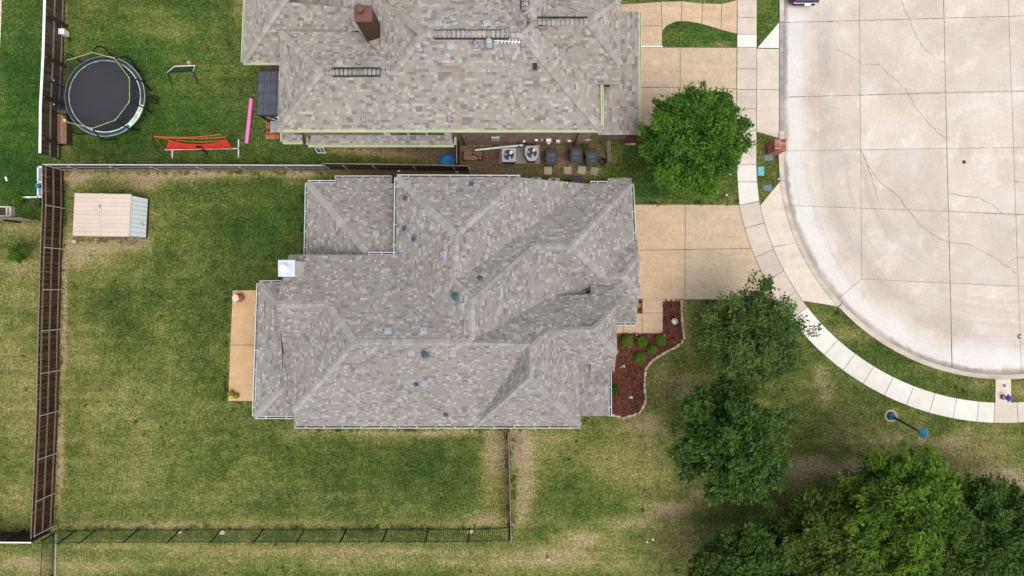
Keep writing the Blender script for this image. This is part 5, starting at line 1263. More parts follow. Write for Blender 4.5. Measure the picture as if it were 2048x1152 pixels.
for (x, y) in tp:
    q = P(x, y, ZT); an_ = math.atan2(q.y - tc_.y, q.x - tc_.x); tops.append(q)
    e_ = lambda r, z: Vector((tc_.x + math.cos(an_) * r, tc_.y + math.sin(an_) * r, z))
    mb = MB(); mb.tube([e_(TR - .02, 0.04), e_(TR + .06, .5), e_(TR + .22, 1.0), e_(TR + .32, 1.4), e_(TR + .28, 1.85), e_(TR + .10, 2.2), q], .042, 6); mb.build('net_pole', MT['black'], tr_)
    mb = MB(); mb.lathe(q, [(.04, 0), (.045, .05), (.02, .08)], 8); mb.build('pole_cap', MT['vent2'], tr_)
for k in range(10):
    mb = MB(); mb.cyl(tops[k], tops[(k + 1) % 10], .017, n=5); mb.build('top_cord', MT['black'] if k in (1, 2, 3) else MT['lime'], tr_)
mb = MB(); nb = []
for q in tops:
    an_ = math.atan2(q.y - tc_.y, q.x - tc_.x); nb.append(Vector((tc_.x + math.cos(an_) * RI * .995, tc_.y + math.sin(an_) * RI * .995, TZ + .06)))
for k in range(10):
    j = (k + 1) % 10; pm = (nb[k] + nb[j]) / 2; pm = Vector((tc_.x, tc_.y, 0)) + (pm - Vector((tc_.x, tc_.y, 0))); f_ = RI * .995 / math.hypot(pm.x - tc_.x, pm.y - tc_.y)
    pm = Vector((tc_.x + (pm.x - tc_.x) * f_, tc_.y + (pm.y - tc_.y) * f_, TZ + .06))
    mb.poly([nb[k], pm, (tops[k] + tops[j]) / 2, tops[k]]); mb.poly([pm, nb[j], tops[j], (tops[k] + tops[j]) / 2])
net = mb.build('safety_net', MT['net'], tr_)
mb = MB(); cn_ = P(271, 186, 1.5); mb.v = []
ax = Vector((.25, -.14, .0)); ay = Vector((.12, .2, .25)) * .75
mb.poly([cn_ + ax * math.cos(k * math.pi / 8) + ay * math.sin(k * math.pi / 8) for k in range(16)]); mb.build('net_door', MT['pad'], net)
mb = MB(); l0 = P(290, 194, .85)
for s_ in (-.22, .22): mb.tube([l0 + Vector((0, s_, 0)), Vector((l0.x + .42, l0.y + s_, 0.0))], .022)
for k in (1, 2): mb.box((l0.x + .42 * (k / 3 + .15), l0.y, .85 * (1 - k / 3 - .15) + .05), (.13, .46, .03))
mb.build('ladder', MT['black'], tr_)

# brick-coloured bin store behind the trampoline, with a yellow ball on its corner
bs = thing('storage_box', 'weathered brown wooden box between the trampoline and the west fence', 'box', P(121, 252))
a_ = P(114, 219.5, .6); b_ = P(133, 287, .6); NB = 3
for k in range(NB):
    mb = MB(); xx0 = a_.x + (b_.x - a_.x) * k / NB; xx1 = a_.x + (b_.x - a_.x) * (k + 1) / NB - .012; mb.prism([(xx0, b_.y), (xx1, b_.y), (xx1, a_.y), (xx0, a_.y)], .54, .58 + .006 * k, 0, random.random()); mb.build('lid_plank', MT['flag'], bs)
mb = MB(); mb.prism([(a_.x + .03, b_.y + .03), (b_.x - .03, b_.y + .03), (b_.x - .03, a_.y - .03), (a_.x + .03, a_.y - .03)], 0, .54); mb.build('body', MT['brown_dark'], bs)
mb = MB(); mb.lathe(P(132.5, 241, .60) , [(.02, 0), (.09, .03), (.125, .10), (.125, .14), (.09, .21), (.02, .245)], 16); tag(mb.build('ball', MT['yellow'], smooth=True), 'yellow ball on the corner of the wooden box by the trampoline', 'ball')
mb = MB(); mb.box(P(128.5, 66, .35) , (.30, .28, .45)); mb.box(P(128.5, 66, .35) + Vector((0, 0, .25)), (.34, .32, .04)); tag(mb.build('mail_carton', MT['white']), 'small white box at the foot of the white-capped fence', 'box')

# ------------------------------------------------------------------ yard toys
gl = thing('goal', 'small soccer rebound goal with black frame and white top bar on the north lawn', 'goal', P(365, 150))
A_, B_, C_, D_ = P(345, 172, .04), P(397, 169, .04), P(334, 145, .12), P(386, 143, .12); E_, F_ = P(349, 132.5, .95), P(390, 131, .95)
mb = MB(); mb.tube([A_, C_], .035); mb.tube([B_, D_], .035); mb.tube([C_, D_], .02); mb.build('base_frame', MT['black'], gl)
mb = MB(); mb.tube([C_, E_, F_, D_], .026); mb.build('top_bar', MT['white'], gl)
mb = MB(); mb.poly([C_, D_, F_, E_]); mb.poly([C_, E_, C_ + Vector((0, .3, 0))]); mb.build('net', MT['goal_net'], gl)
mb = MB(); mb.lathe(P(380, 127, 0.0), [(.03, 0), (.11, .04), (.14, .11), (.14, .15), (.1, .23), (.02, .27)], 14); tag(mb.build('ball', MT['ball'], smooth=True), 'tan ball lying behind the small soccer goal', 'ball')

rn_ = thing('practice_net', 'red fabric practice net on bowed black poles with white feet near the board fence', 'sports net', P(400, 298))
mb = MB(); mb.tube([P(344.5, 283, .05), P(344.5, 316, .05)], .035); mb.build('foot', MT['white'], rn_)
mb = MB(); mb.tube([P(477, 279, .05), P(477, 315, .05)], .035); mb.build('foot', MT['white'], rn_)
for pts in ([P(343, 313, .06), P(326, 309, .5), P(313, 298, .9), P(307, 284, 1.3), P(307, 272.5, 1.55)], [P(482, 303, .06), P(475, 294, .5), P(462, 282, 1.0), P(452, 274, 1.3), P(443, 268.5, 1.55)]):
    mb = MB(); mb.tube(pts, .02); mb.build('bow_pole', MT['black'], rn_)
mb = MB(); mb.tube([P(329, 299.7, .12), P(477, 297, .12)], .025); mb.build('bottom_bar', MT['white'], rn_)
for (a_, b_, sag, z_) in (((307, 272.5), (443, 268.5), 4, 1.55), ((312, 274), (452, 274), 3, 1.4), ((352, 280), (450, 280), 4, 1.05)):
    mb = MB(); mb.tube([P(a_[0] + (b_[0] - a_[0]) * k / 10, a_[1] + (b_[1] - a_[1]) * k / 10 + sag * 4 * (k / 10) * (1 - k / 10), z_ - .12 * 4 * (k / 10) * (1 - k / 10)) for k in range(11)], .022, 5); mb.build('strap', MT['orange'], rn_)
for a_, b_ in ((P(307, 272.5, 1.5), P(329, 299.7, .15)), (P(443, 268.5, 1.5), P(454, 279.7, .95)), (P(321, 275, 1.4), P(338, 281, .95)), (P(464, 297.7, .15), P(454, 279.7, .95))):
    mb = MB(); mb.tube([a_, b_], .018, 5); mb.build('strap', MT['orange'], rn_)
mb = MB(); NU = 16; g_ = []
for i_ in range(NU + 1):
    u_ = i_ / NU; row = []
    for j in range(5):
        w_ = j / 4; ty = 279.7 + 9 * 4 * u_ * (1 - u_) * .95; top = P(337.7 + 116.3 * u_, ty, .95 - .35 * 4 * u_ * (1 - u_)); bot = P(329 + 135 * u_, 299.7 - 2 * u_, .12)
        p_ = bot.lerp(top, w_); p_ = p_ + Vector((0, -.06 * math.sin(math.pi * w_), -.07 * math.sin(math.pi * w_) + .015 * math.sin(u_ * 25 + w_ * 4))); row.append(p_)
    g_.append(row)
for i_ in range(NU):
    for j in range(4): mb.poly([g_[i_][j], g_[i_ + 1][j], g_[i_ + 1][j + 1], g_[i_][j + 1]])
mb.build('fabric', MT['red'], rn_, smooth=True)
mb = MB(); cb_ = P(399, 294, .42); mb.poly([cb_ + Vector((.2 * math.cos(k * .5236), .07 * math.sin(k * .5236), .06 + .05 * math.sin(k * .5236))) for k in range(12)]); mb.tube([P(405, 299, .3), P(411, 303, .12), P(413, 308, .05)], .07); mb.build('ball_pocket', MT['black'], rn_)
pa, pb = P(503, 197, .09), P(493.5, 287, .09); mb = MB(); d_ = (pb - pa).normalized(); mb.box((pa + pb) / 2, ((pb - pa).length, .2, .16), M=Matrix((d_, Vector((-d_.y, d_.x, 0)), Vector((0, 0, 1)))).transposed())
tag(mb.build('balance_beam', MT['pink'], bevel=.03), 'long pink foam balance beam lying on the grass beside the slate pergola', 'balance beam')

# ------------------------------------------------------------------ slate pergola and its terrace
pg = thing('pergola', 'slate grey panelled pergola roof beside the northern house wall', 'pergola', P(540, 188))
c0, c1, c2, c3 = P(518, 143, 2.45), P(562, 142, 2.75), P(558, 231, 2.75), P(514.6, 230, 2.45)
for r_ in range(4):
    for k in range(7):
        def pt(a, b): return c0.lerp(c1, a).lerp(c3.lerp(c2, a), b)
        q = [pt(k / 7 + .004, r_ / 4 + .006), pt((k + 1) / 7 - .004, r_ / 4 + .006), pt((k + 1) / 7 - .004, (r_ + 1) / 4 - .006), pt(k / 7 + .004, (r_ + 1) / 4 - .006)][::-1]
        mb = MB(); up = Vector((0, 0, .05 + (.012 if k % 2 else 0))); t_ = random.uniform(.25, .75); mb.poly([p + up for p in q], 0, t_)
        for i_ in range(4): mb.poly([q[i_], q[(i_ + 1) % 4], q[(i_ + 1) % 4] + up, q[i_] + up], 0, t_)
        mb.build('roof_panel', MT['slate'], pg)
mb = MB()
for a_, b_ in ((c0, c1), (c1, c2), (c2, c3), (c3, c0)): mb.box((a_ + b_) / 2 - Vector((0, 0, .06)), ((a_ - b_).length, .1, .12), M=Matrix(((b_ - a_).normalized(), (b_ - a_).normalized().cross(Vector((0, 0, 1))) * -1, Vector((0, 0, 1)))).transposed())
mb.build('beam', MT['iron'], pg)
for q in (c0, c1, c2, c3): mb = MB(); s_ = Vector((c0.x + c2.x, c0.y + c2.y, 0)) / 2; p_ = Vector((q.x, q.y, 0)).lerp(s_, .06); mb.box((p_.x, p_.y, (q.z - .1) / 2), (.1, .1, q.z - .1)); mb.build('post', MT['iron'], pg)
ter = struct('terrace'); 
for i_ in range(5):
    for j in range(12):
        x0_, y0_ = 532 + i_ * 9.2, 160 + j * 9.9
        slab(ter, [(x0_, y0_), (x0_ + 9.2, y0_), (x0_ + 9.2, y0_ + 9.9), (x0_, y0_ + 9.9)], .05, MT['terracotta'], random.random(), .35, 'paver')
gr = thing('grill', 'grey covered grill on the terracotta terrace', 'grill', P(549, 252)); mb = MB(); a_ = P(540, 241.5, .9); b_ = P(558, 262, .9)
mb.prism([(a_.x, b_.y), (b_.x, b_.y), (b_.x, a_.y), (a_.x, a_.y)], .82, .9); mb.build('lid', MT['vent'], gr, bevel=.02); mb = MB(); mb.prism([(a_.x + .04, b_.y + .04), (b_.x, b_.y + .04), (b_.x, a_.y - .04), (a_.x + .04, a_.y - .04)], .06, .82); mb.build('cabinet', MT['slate'], gr)
mb = MB(); mb.cyl(P(541, 263.5, .8), P(558, 263.5, .8), .02); mb.build('handle', MT['white'], gr)
ch_ = thing('lounge_chair', 'white and black folding chair half under the pergola edge', 'chair', P(549, 236)); q = P(549, 236.5, .5); mb = MB()
mb.box(q, (.42, .34, .04)); mb.build('seat', MT['black'], ch_); mb = MB(); mb.box(q + Vector((.04, .1, .03)), (.5, .07, .03), rz=-.5); mb.box(q + Vector((.02, -.1, .03)), (.4, .05, .03), rz=-.35); mb.build('armrest', MT['white'], ch_)
for sx in (-.18, .18):
    for sy in (-.14, .14): mb = MB(); mb.cyl(q + Vector((sx, sy, 0)), (q.x + sx, q.y + sy, .05), .018); mb.build('leg', MT['white'], ch_)
rf = thing('flower_pot', 'red flowering pot at the corner of the terracotta terrace', 'plant pot', P(540, 267)); q = P(540, 267, .05); mb = MB(); mb.lathe(q, [(.1, 0), (.16, .22), (.17, .26), (.13, .26)], 12); mb.build('pot', MT['terracotta'], rf)
mb = MB()
for k in range(40):
    d = Vector((random.gauss(0, 1), random.gauss(0, 1), abs(random.gauss(0, 1)))).normalized(); e_ = q + Vector((0, 0, .3)) + d * .16; s1 = d.cross(Vector((.3, .5, .2))).normalized() * .05; mb.poly([e_ - s1, e_ + d * .07, e_ + s1, e_ - d * .04])
mb.build('petals', mat('red_petals', (.32, .02, .02)), rf)

# ------------------------------------------------------------------ patio things
cm = thing('chiminea', 'terracotta chiminea with pale lid at the north end of the patio', 'chiminea', P(482, 595)); q = P(483, 595.5, .07); mb = MB()
mb.lathe(q, [(.14, .12), (.24, .2), (.27, .36), (.22, .52), (.13, .62), (.10, .8), (.11, .84)], 20); mb.build('body', MT['terracotta'], cm, smooth=True)
mb = MB(); mb.lathe(q + Vector((0, 0, .84)), [(.19, 0), (.20, .03), (.1, .06), (.035, .07), (.03, .1)], 20); mb.build('lid', mat('pale_lid', (.66, .56, .45)), cm)
for k in range(3): mb = MB(); a_ = k * 2.094; mb.cyl(q + Vector((math.cos(a_) * .12, math.sin(a_) * .12, .16)), q + Vector((math.cos(a_) * .2, math.sin(a_) * .2, 0)), .025); mb.build('leg', MT['terracotta'], cm)

# ------------------------------------------------------------------ planting bed by the entrance
bed = thing('garden_bed', 'curved red mulch bed edged with pale stones by the entrance path', 'garden bed', P(1290, 720))
edge = [(1362.5, 600), (1362.5, 622), (1364, 645), (1367, 668), (1363.5, 683), (1352, 694), (1335, 702), (1318, 712), (1303, 722), (1293.5, 735), (1289, 752), (1288.5, 775), (1291, 795), (1289, 808), (1282, 820), (1268, 829), (1252, 834), (1236, 832.5), (1220, 829)]
bedpoly = [(1326.5, 601)] + edge + [(1200, 829), (1200, 667.5), (1326.5, 667.5)]
PAVED.append(bedpoly); PAVED.append([(1270, 599), (1284, 599), (1284, 626), (1270, 626)])
mb = MB(); mb.prism([P(x, y)[:2] for x, y in bedpoly], 0, .05); mb.build('mulch_base', MT['mulch'], bed)
def chips(polys, n, z, parent, m):
    xs_ = []; 
    while len(xs_) < n:
        pl = random.choice(polys); x = random.uniform(min(p[0] for p in pl), max(p[0] for p in pl)); y = random.uniform(min(p[1] for p in pl), max(p[1] for p in pl))
        if pip(pl, x, y): xs_.append((x, y))
    mb = MB()
    for x, y in xs_:
        p = P(x, y, 0); a_ = random.uniform(0, 6.28); l_ = random.uniform(.03, .09); w_ = random.uniform(.012, .03); d = Vector((math.cos(a_), math.sin(a_), random.uniform(-.3, .3))); s_ = Vector((-math.sin(a_), math.cos(a_), random.uniform(-.4, .4)))
        c = Vector((p.x, p.y, z + random.uniform(.008, .035))); mb.poly([c - d * l_ - s_ * w_, c + d * l_ - s_ * w_ * .6, c + d * l_ * .9 + s_ * w_, c - d * l_ + s_ * w_], 0, random.random() ** 1.5)
    o = mb.build('mulch_chips', m, parent); o['kind'] = 'stuff'
chips([bedpoly], 14000, .05, bed, MT['mulch'])
e3 = [P(x, y) for x, y in edge]; ln = 0
for p, d in along(e3, .335):
    mb = MB(); L_ = random.uniform(.28, .325); w_ = random.uniform(.11, .15); mb.box(p + d * .16 + Vector((0, 0, .05)), (L_, w_, .12), rz=math.atan2(d.y, d.x) + random.uniform(-.06, .06), t=random.random()); mb.build('edging_stone', MT['stone'], bed, bevel=.018)
for x, y, w_ in ((1328, 600.5, 4), (1337, 600.5, 7.5), (1347, 600.5, 7.5), (1356, 600.5, 5)):
    mb = MB(); mb.box(P(x, y, .05), (w_ / 33.6 - .01, .11, .1), t=random.random()); mb.build('edging_stone', MT['stone'], bed, bevel=.012)
pk = thing('garden_bed', 'tiny square of red mulch between the garage roof and the path', 'garden bed', P(1278, 612)); pkp = [(1268, 599.5), (1283.5, 599.5), (1283.5, 625.5), (1268, 625.5)]
mb = MB(); mb.prism([P(x, y)[:2] for x, y in pkp], 0, .04); mb.build('mulch_base', MT['mulch'], pk); chips([pkp], 500, .04, pk, MT['mulch'])
mb2p = [(1250, 274), (1270, 274), (1270, 287), (1249, 287)]; b2 = thing('garden_bed', 'small mulch patch with brick edging beside the bright green tree', 'garden bed', P(1260, 280)); mb = MB(); mb.prism([P(x, y)[:2] for x, y in mb2p], 0, .05); mb.build('mulch_base', MT['mulch'], b2); chips([mb2p], 500, .05, b2, MT['mulch']); PAVED.append(mb2p)
for k in range(3): mb = MB(); mb.box(P(1253 + k * 7, 288.5, .06), (.2, .12, .12), rz=-.08, t=random.random()); mb.build('edging_stone', MT['stone'], b2, bevel=.01)
# small ornaments in the bed
og = thing('gazing_globe', 'pale mosaic garden globe on a stand in the mulch bed', 'garden ornament', P(1345, 642)); q = P(1345, 642, .05); mb = MB(); mb.lathe(q, [(.1, 0), (.05, .1), (.05, .3), (.09, .34)], 12); mb.build('stand', MT['vent2'], og)
mb = MB(); cz = q + Vector((0, 0, .5)); 
for i_ in range(12):
    for j in range(7):
        t0, t1 = math.pi * j / 7, math.pi * (j + 1) / 7; a0_, a1_ = 2 * math.pi * i_ / 12, 2 * math.pi * (i_ + 1) / 12; sp = lambda t, a: cz + Vector((math.sin(t) * math.cos(a), math.sin(t) * math.sin(a), math.cos(t))) * .19
        mb.poly([sp(t1, a0_), sp(t1, a1_), sp(t0, a1_), sp(t0, a0_)], random.choice([0, 0, 1]))
mb.build('globe', [MT['white'], mat('globe_green', (.05, .22, .17), rough=.2, bmp=0)], og)
def figurine(label, px, py, m1, m2):
    t = thing('figurine', label, 'garden ornament', P(px, py)); q = P(px, py, .05); mb = MB(); mb.lathe(q, [(.08, 0), (.11, .06), (.1, .16), (.06, .22)], 10); mb.build('body', m1, t, smooth=True)
    mb = MB(); mb.lathe(q + Vector((.03, .03, .2)), [(.03, 0), (.065, .04), (.06, .1), (.02, .13)], 10); mb.build('head', m2, t, smooth=True); mb = MB()
    for s_ in (-1, 1): mb.box(q + Vector((.09 * s_, -.04, .06)), (.06, .1, .08), rz=s_ * .4)
    mb.build('foot', m2, t)
figurine('green and white little figurine near the east corner of the house in the mulch', 1245, 731.5, mat('figurine_green', (.12, .26, .10)), MT['white'])
figurine('silver and white little figurine in the southern half of the mulch bed', 1260.5, 793.5, MT['vent'], MT['white'])
for lab, px, py in (('small black path light by the path edge near the house', 1271, 669), ('small black path light at the outer corner of the path', 1326, 668.5)):
    t = thing('path_light', lab, 'garden light', P(px, py), 'path lights along the entrance path'); q = P(px, py, .05); mb = MB(); mb.cyl(q, q + Vector((0, 0, .3)), .014); mb.build('stake', MT['black'], t); mb = MB(); mb.lathe(q + Vector((0, 0, .28)), [(.09, 0), (.09, .03), (.03, .08)], 12); mb.build('shade', MT['black'], t); mb = MB(); mb.lathe(q + Vector((0, 0, .36)), [(.03, 0), (.03, .012)], 10); mb.build('lens', MT['white'], t)

# ------------------------------------------------------------------ side yard between the houses
def condenser(label, x0, y0, x1, y1, fan, h_=.82, z0=.08, taper=False, group='condenser units'):
    zt = z0 + h_; a_, b_ = P(x0, y0, zt), P(x1, y1, zt); t = thing('air_conditioner', label, 'air conditioner', (*(((a_ + b_) / 2)[:2]), z0), group)
    if taper: pts = [(a_.x + .16, b_.y), (b_.x - .16, b_.y), (b_.x, b_.y + .38), (b_.x, a_.y - .12), (b_.x - .1, a_.y), (a_.x + .1, a_.y), (a_.x, a_.y - .12), (a_.x, b_.y + .38)]
    else: pts = [(a_.x + .03, b_.y), (b_.x - .03, b_.y), (b_.x, b_.y + .03), (b_.x, a_.y - .03), (b_.x - .03, a_.y), (a_.x + .03, a_.y), (a_.x, a_.y - .03), (a_.x, b_.y + .03)]
    f = P(*fan, zt); rf_ = .31; mb = MB(); n = 24   # top plate with a round opening
    ring_ = [(f.x + rf_ * math.cos(2 * math.pi * k / n), f.y + rf_ * math.sin(2 * math.pi * k / n)) for k in range(n)]
    cc = Vector((f.x, f.y)); outer = []
    for k in range(n):
        d = Vector((math.cos(2 * math.pi * k / n), math.sin(2 * math.pi * k / n))); best = 9
        for i_ in range(len(pts)):
            p0, p1 = Vector(pts[i_]), Vector(pts[(i_ + 1) % len(pts)]); e = p1 - p0; den = d.x * e.y - d.y * e.x
            if abs(den) < 1e-9: continue
            w0 = p0 - cc; tt_ = (w0.x * e.y - w0.y * e.x) / den; uu_ = (w0.x * d.y - w0.y * d.x) / den
            if tt_ > 0 and -1e-6 <= uu_ <= 1 + 1e-6: best = min(best, tt_)
        outer.append((cc.x + d.x * best, cc.y + d.y * best))
    for k in range(n): j = (k + 1) % n; mb.poly([(*ring_[k], zt), (*outer[k], zt), (*outer[j], zt), (*ring_[j], zt)]); mb.poly([(*ring_[k], zt - .12), (*ring_[k], zt), (*ring_[j], zt), (*ring_[j], zt - .12)])
    for i_ in range(len(pts)):
        p0, p1 = pts[i_], pts[(i_ + 1) % len(pts)]; mb.poly([(*p0, zt - .07), (*p1, zt - .07), (*p1, zt), (*p0, zt)])
    mb.build('top_cover', MT['ac'], t)
    mb = MB(); ip = [(cc.x + (p[0] - cc.x) * .94, cc.y + (p[1] - cc.y) * .94) for p in pts]; mb.prism(ip, z0, zt - .13); mb.build('coil_body', MT['slate'], t)
    mb = MB(); 
    for k in range(3):
        a0_ = k * 2.094 + .5; p_ = [(f.x, f.y, zt - .06)] + [(f.x + rf_ * .93 * math.cos(a0_ + q * .22), f.y + rf_ * .93 * math.sin(a0_ + q * .22), zt - .08 + q * .012) for q in range(4)]; mb.poly(p_)
    mb.build('fan', MT['tin'], t)
    mb = MB()
    for rr in (.08, .16, .24): 
        for k in range(20): a0_, a1_ = 2 * math.pi * k / 20, 2 * math.pi * (k + 1) / 20; mb.cyl((f.x + rr * math.cos(a0_), f.y + rr * math.sin(a0_), zt), (f.x + rr * math.cos(a1_), f.y + rr * math.sin(a1_), zt), .005, n=3)
    for k in range(8): mb.cyl((f.x, f.y, zt), (f.x + rf_ * math.cos(k * .785), f.y + rf_ * math.sin(k * .785), zt), .005, n=3)
    mb.lathe((f.x, f.y, zt - .04), [(.06, 0), (.06, .05), (.03, .06)], 12); mb.build('fan_grille', MT['black'], t)
condenser('square grey air conditioner at the left of the concrete pad', 1003.7, 296, 1031.5, 324, (1017.3, 309.5))
condenser('grey air conditioner with tapered front at the right of the concrete pad', 1050, 291.5, 1076.5, 322, (1063.4, 305), taper=True)
condenser('left of two air conditioners half under the central house eave', 1062, 354.5, 1083, 377, (1072, 366), z0=.03)
condenser('right of two air conditioners half under the central house eave', 1096, 356, 1120, 380, (1108, 368), z0=.03)

def wheelie(label, px, py, rz, group='wheeled bins'):
    zt = 1.05; c = P(px, py, zt); t = thing('wheeled_bin', label, 'bin', (c.x, c.y, 0), group); R = Matrix.Rotation(rz, 4, 'Z'); T = Matrix.Translation((c.x, c.y, 0)) @ R
    def b_(mb, name, m, bev=.0):
        mb.v = [tuple(T @ Vector(v)) for v in mb.v]; return mb.build(name, m, t, bevel=bev)
    mb = MB(); prof = [(.0, .27, .26), (1.0, .345, .40)]; i0 = [(-.24, -.28, .06), (.24, -.28, .06), (.24, .26, .06), (-.24, .26, .06)]; i1 = [(-.32, -.40, 1.0), (.32, -.40, 1.0), (.32, .36, 1.0), (-.32, .36, 1.0)]
    for k in range(4): j = (k + 1) % 4; mb.poly([i0[k], i0[j], i1[j], i1[k]])
    mb.poly(i0[::-1]); b_(mb, 'body', MT['bin'])
    mb = MB(); pts = [(-.35, -.40), (-.30, -.44), (.30, -.44), (.35, -.40), (.35, .34), (.30, .39), (-.30, .39), (-.35, .34)]; mb.prism(pts, .99, 1.05, bottom=True)
    pin = [(x * .8, y * .8) for x, y in pts]; mb.prism(pin, 1.05, 1.085); b_(mb, 'lid', MT['bin'], .015)
    mb = MB(); mb.box((0, .05, 1.09), (.40, .22, .025)); mb.box((0, -.22, 1.092), (.34, .12, .02)); b_(mb, 'lid_panel', MT['slate'], .02)
    mb = MB(); mb.tube([(-.28, .38, .98), (-.28, .47, 1.0), (.28, .47, 1.0), (.28, .38, .98)], .02); b_(mb, 'handle', MT['black'])
    for s_ in (-1, 1): mb = MB(); mb.cyl((s_ * .27, .30, .13), (s_ * .33, .30, .13), .13, n=14); b_(mb, 'wheel', MT['black'])
wheelie('wheeled grey bin next to the concrete pad, first from the air conditioners', 1103, 312.5, .02); wheelie('wheeled grey bin in the middle of the three by the brick wall', 1152, 309, -.02); wheelie('wheeled grey bin next to the leaning poles, turned slightly', 1183.5, 314.5, .12)
wheelie('dark wheeled bin half under the central house eave', 1153, 368, 0.0, 'wheeled bins')
for px, py, rz, lab in ((1096, 341.5, 0, 'stepping stone leftmost of four buff squares, south of the bins'), (1135.5, 341, 0.01, 'second stepping stone from the left, paler grey'), (1163.5, 340.5, -.2, 'third stepping stone from the left, turned clockwise'), (1189, 342.5, -.17, 'rightmost of the four square stepping stones')):
    mb = MB(); mb.box(P(px, py, .03), (.455, .455, .06), rz=rz, t=random.random()); tag(mb.build('stepping_stone', MT['paver'], bevel=.01), lab, 'paver', 'square stepping stones')
mb = MB(); mb.lathe(P(1205, 324.7, 0), [(.15, 0), (.19, .34), (.21, .36), (.21, .38), (.18, .38), (.15, .05)], 18); tag(mb.build('bucket', MT['black']), 'black bucket at the foot of the leaning poles', 'bucket')
a_, b_ = P(1218, 323, .05), Vector((P(1218, 280, 1.4).x, wy - .05, 1.4)); d_ = (b_ - a_).normalized(); s_ = Vector((1, 0, 0)); mb = MB(); mb.box((a_ + b_) / 2, (.2, .04, (b_ - a_).length), M=Matrix((s_, d_.cross(s_), d_)).transposed())
tag(mb.build('plank', MT['plank']), 'weathered grey plank leaning against the brick wall', 'plank')
for a_, b_, r_, lab in (((1199, 309, .03), (1217, 276, 1.6), .022, 'pale pole leaning on the wall, closest to the plank'), ((1189, 296, .03), (1214, 284, 1.0), .016, 'thin pole leaning on the wall behind the bin'), ((1203, 312, .03), (1216, 285, 1.1), .015, 'short stick leaning on the plank')):
    mb = MB(); mb.cyl(P(*a_), P(*b_), r_, n=6); tag(mb.build('pole', MT['plank']), lab, 'pole', 'poles leaning against the brick wall')
mb = MB(); mb.tube([P(950, 300, .42), P(1000, 295, .62), P(1037, 291, .78), P(1046, 290, .8)], .055, 8); tag(mb.build('drain_pipe', MT['white']), 'long white plastic drain pipe slanting from the wall over the stones', 'pipe')
mb = MB(); mb.box(P(1037.5, 290, .75), (.1, .3, .16)); mb.tube([P(1037.5, 290, .7), P(1036, 288, .05)], .03); tag(mb.build('pipe_stand', MT['black']), 'black bracket holding up the end of the white pipe', 'bracket')
mb = MB(); mb.tube([P(1047, 285, .5), P(1052, 287, .7), P(1059, 289.5, .8), P(1068, 291, .75), P(1072, 288, .4)], .03, 6); tag(mb.build('hose', MT['black']), 'dark pipe loop between the wall and the right-hand air conditioner', 'hose')
pl = thing('stone_pallet', 'low dark pallet loaded with broken brown flagstones', 'pallet', P(945, 312)); a_, b_ = P(924.5, 302, .14), P(966, 321, .14)
for k in range(4): mb = MB(); yy = a_.y + (b_.y - a_.y) * (k + .5) / 4; mb.box(((a_.x + b_.x) / 2, yy, .11), (b_.x - a_.x, .11, .05)); mb.build('slat', MT['wood'], pl)
for k in range(3): mb = MB(); xx = a_.x + (b_.x - a_.x) * (.06 + .44 * k); mb.box((xx, (a_.y + b_.y) / 2, .045), (.09, a_.y - b_.y, .09)); mb.build('runner', MT['wood'], pl)
for poly in ([(927, 303), (944, 302.6), (945, 307), (941, 310), (928, 310)], [(946, 303), (964, 303.5), (964, 314), (954, 310.5), (946, 308)], [(927, 311), (942, 311), (951, 311.5), (957, 318), (950, 321), (938, 320), (927, 319.5)], [(955, 312), (963, 315.5), (962, 319), (958, 317)]):
    mb = MB(); mb.prism([P(x, y, .14)[:2] for x, y in poly], .137, .19 + random.uniform(0, .02), 0, random.random()); mb.build('flagstone', MT['flag'], pl, bevel=.012)
for i_, poly in enumerate(([(960, 288), (966, 287.6), (968, 293), (961, 294)], [(970, 288.5), (980, 288), (984, 290), (981, 294), (972, 294)])):
    mb = MB(); mb.prism([P(x, y)[:2] for x, y in poly], .0, .06, 0, .8); tag(mb.build('stone', MT['flag'], bevel=.012), ('smaller', 'larger')[i_] + ' loose flat stone at the foot of the brick wall', 'stone')
po = thing('paddling_pool', 'blue plastic paddling pool in the narrow yard by the dark fence', 'paddling pool', P(897.5, 325)); q = P(896.5, 325, 0); mb = MB(); R_ = .50
mb.lathe(q, [(R_ * .9, .0), (R_, .2), (R_ + .03, .24), (R_ - .03, .25), (R_ * .88, .04)], 28); mb.build('tub', MT['blue'], po, smooth=False)
mb = MB()
for k in range(28): a0_, a1_ = 2 * math.pi * k / 28, 2 * math.pi * (k + 1) / 28; mb.cyl((q.x + R_ * math.cos(a0_), q.y + R_ * math.sin(a0_), .245), (q.x + R_ * math.cos(a1_), q.y + R_ * math.sin(a1_), .245), .025, n=6)
mb.build('rim', MT['blue'], po)
cr = thing('crate', 'white framed crate lying by the low pent roof of the northern house', 'crate', P(640, 298)); A = [P(628, 291, .45), P(643, 290, .45), P(651, 306, .1), P(634.6, 305.5, .1)]
mb = MB(); mb.tube(A + [A[0]], .03); mb.build('rim', MT['white'], cr); mb = MB(); mb.poly(A[::-1]); mb.build('panel', MT['slate'], cr)
for q in A: mb = MB(); mb.cyl(q, (q.x + .05, q.y + .05, 0), .022); mb.build('leg', MT['white'], cr)
mb = MB(); mb.tube([A[0].lerp(A[3], .35), A[1].lerp(A[2], .35)], .02); mb.tube([A[0].lerp(A[1], .5), A[3].lerp(A[2], .6)], .018); mb.build('slat', MT['white'], cr)
ribs = [P(668 + k * 12, 290.5 + 1.2 * math.sin(k * 1.1), .03) for k in range(8)]; mb = MB(); mb.tube(ribs, .018, 5); tag(mb.build('garden_hose', MT['brown_dark']), 'thin brown hose lying in the dirt along the pent roof', 'hose')
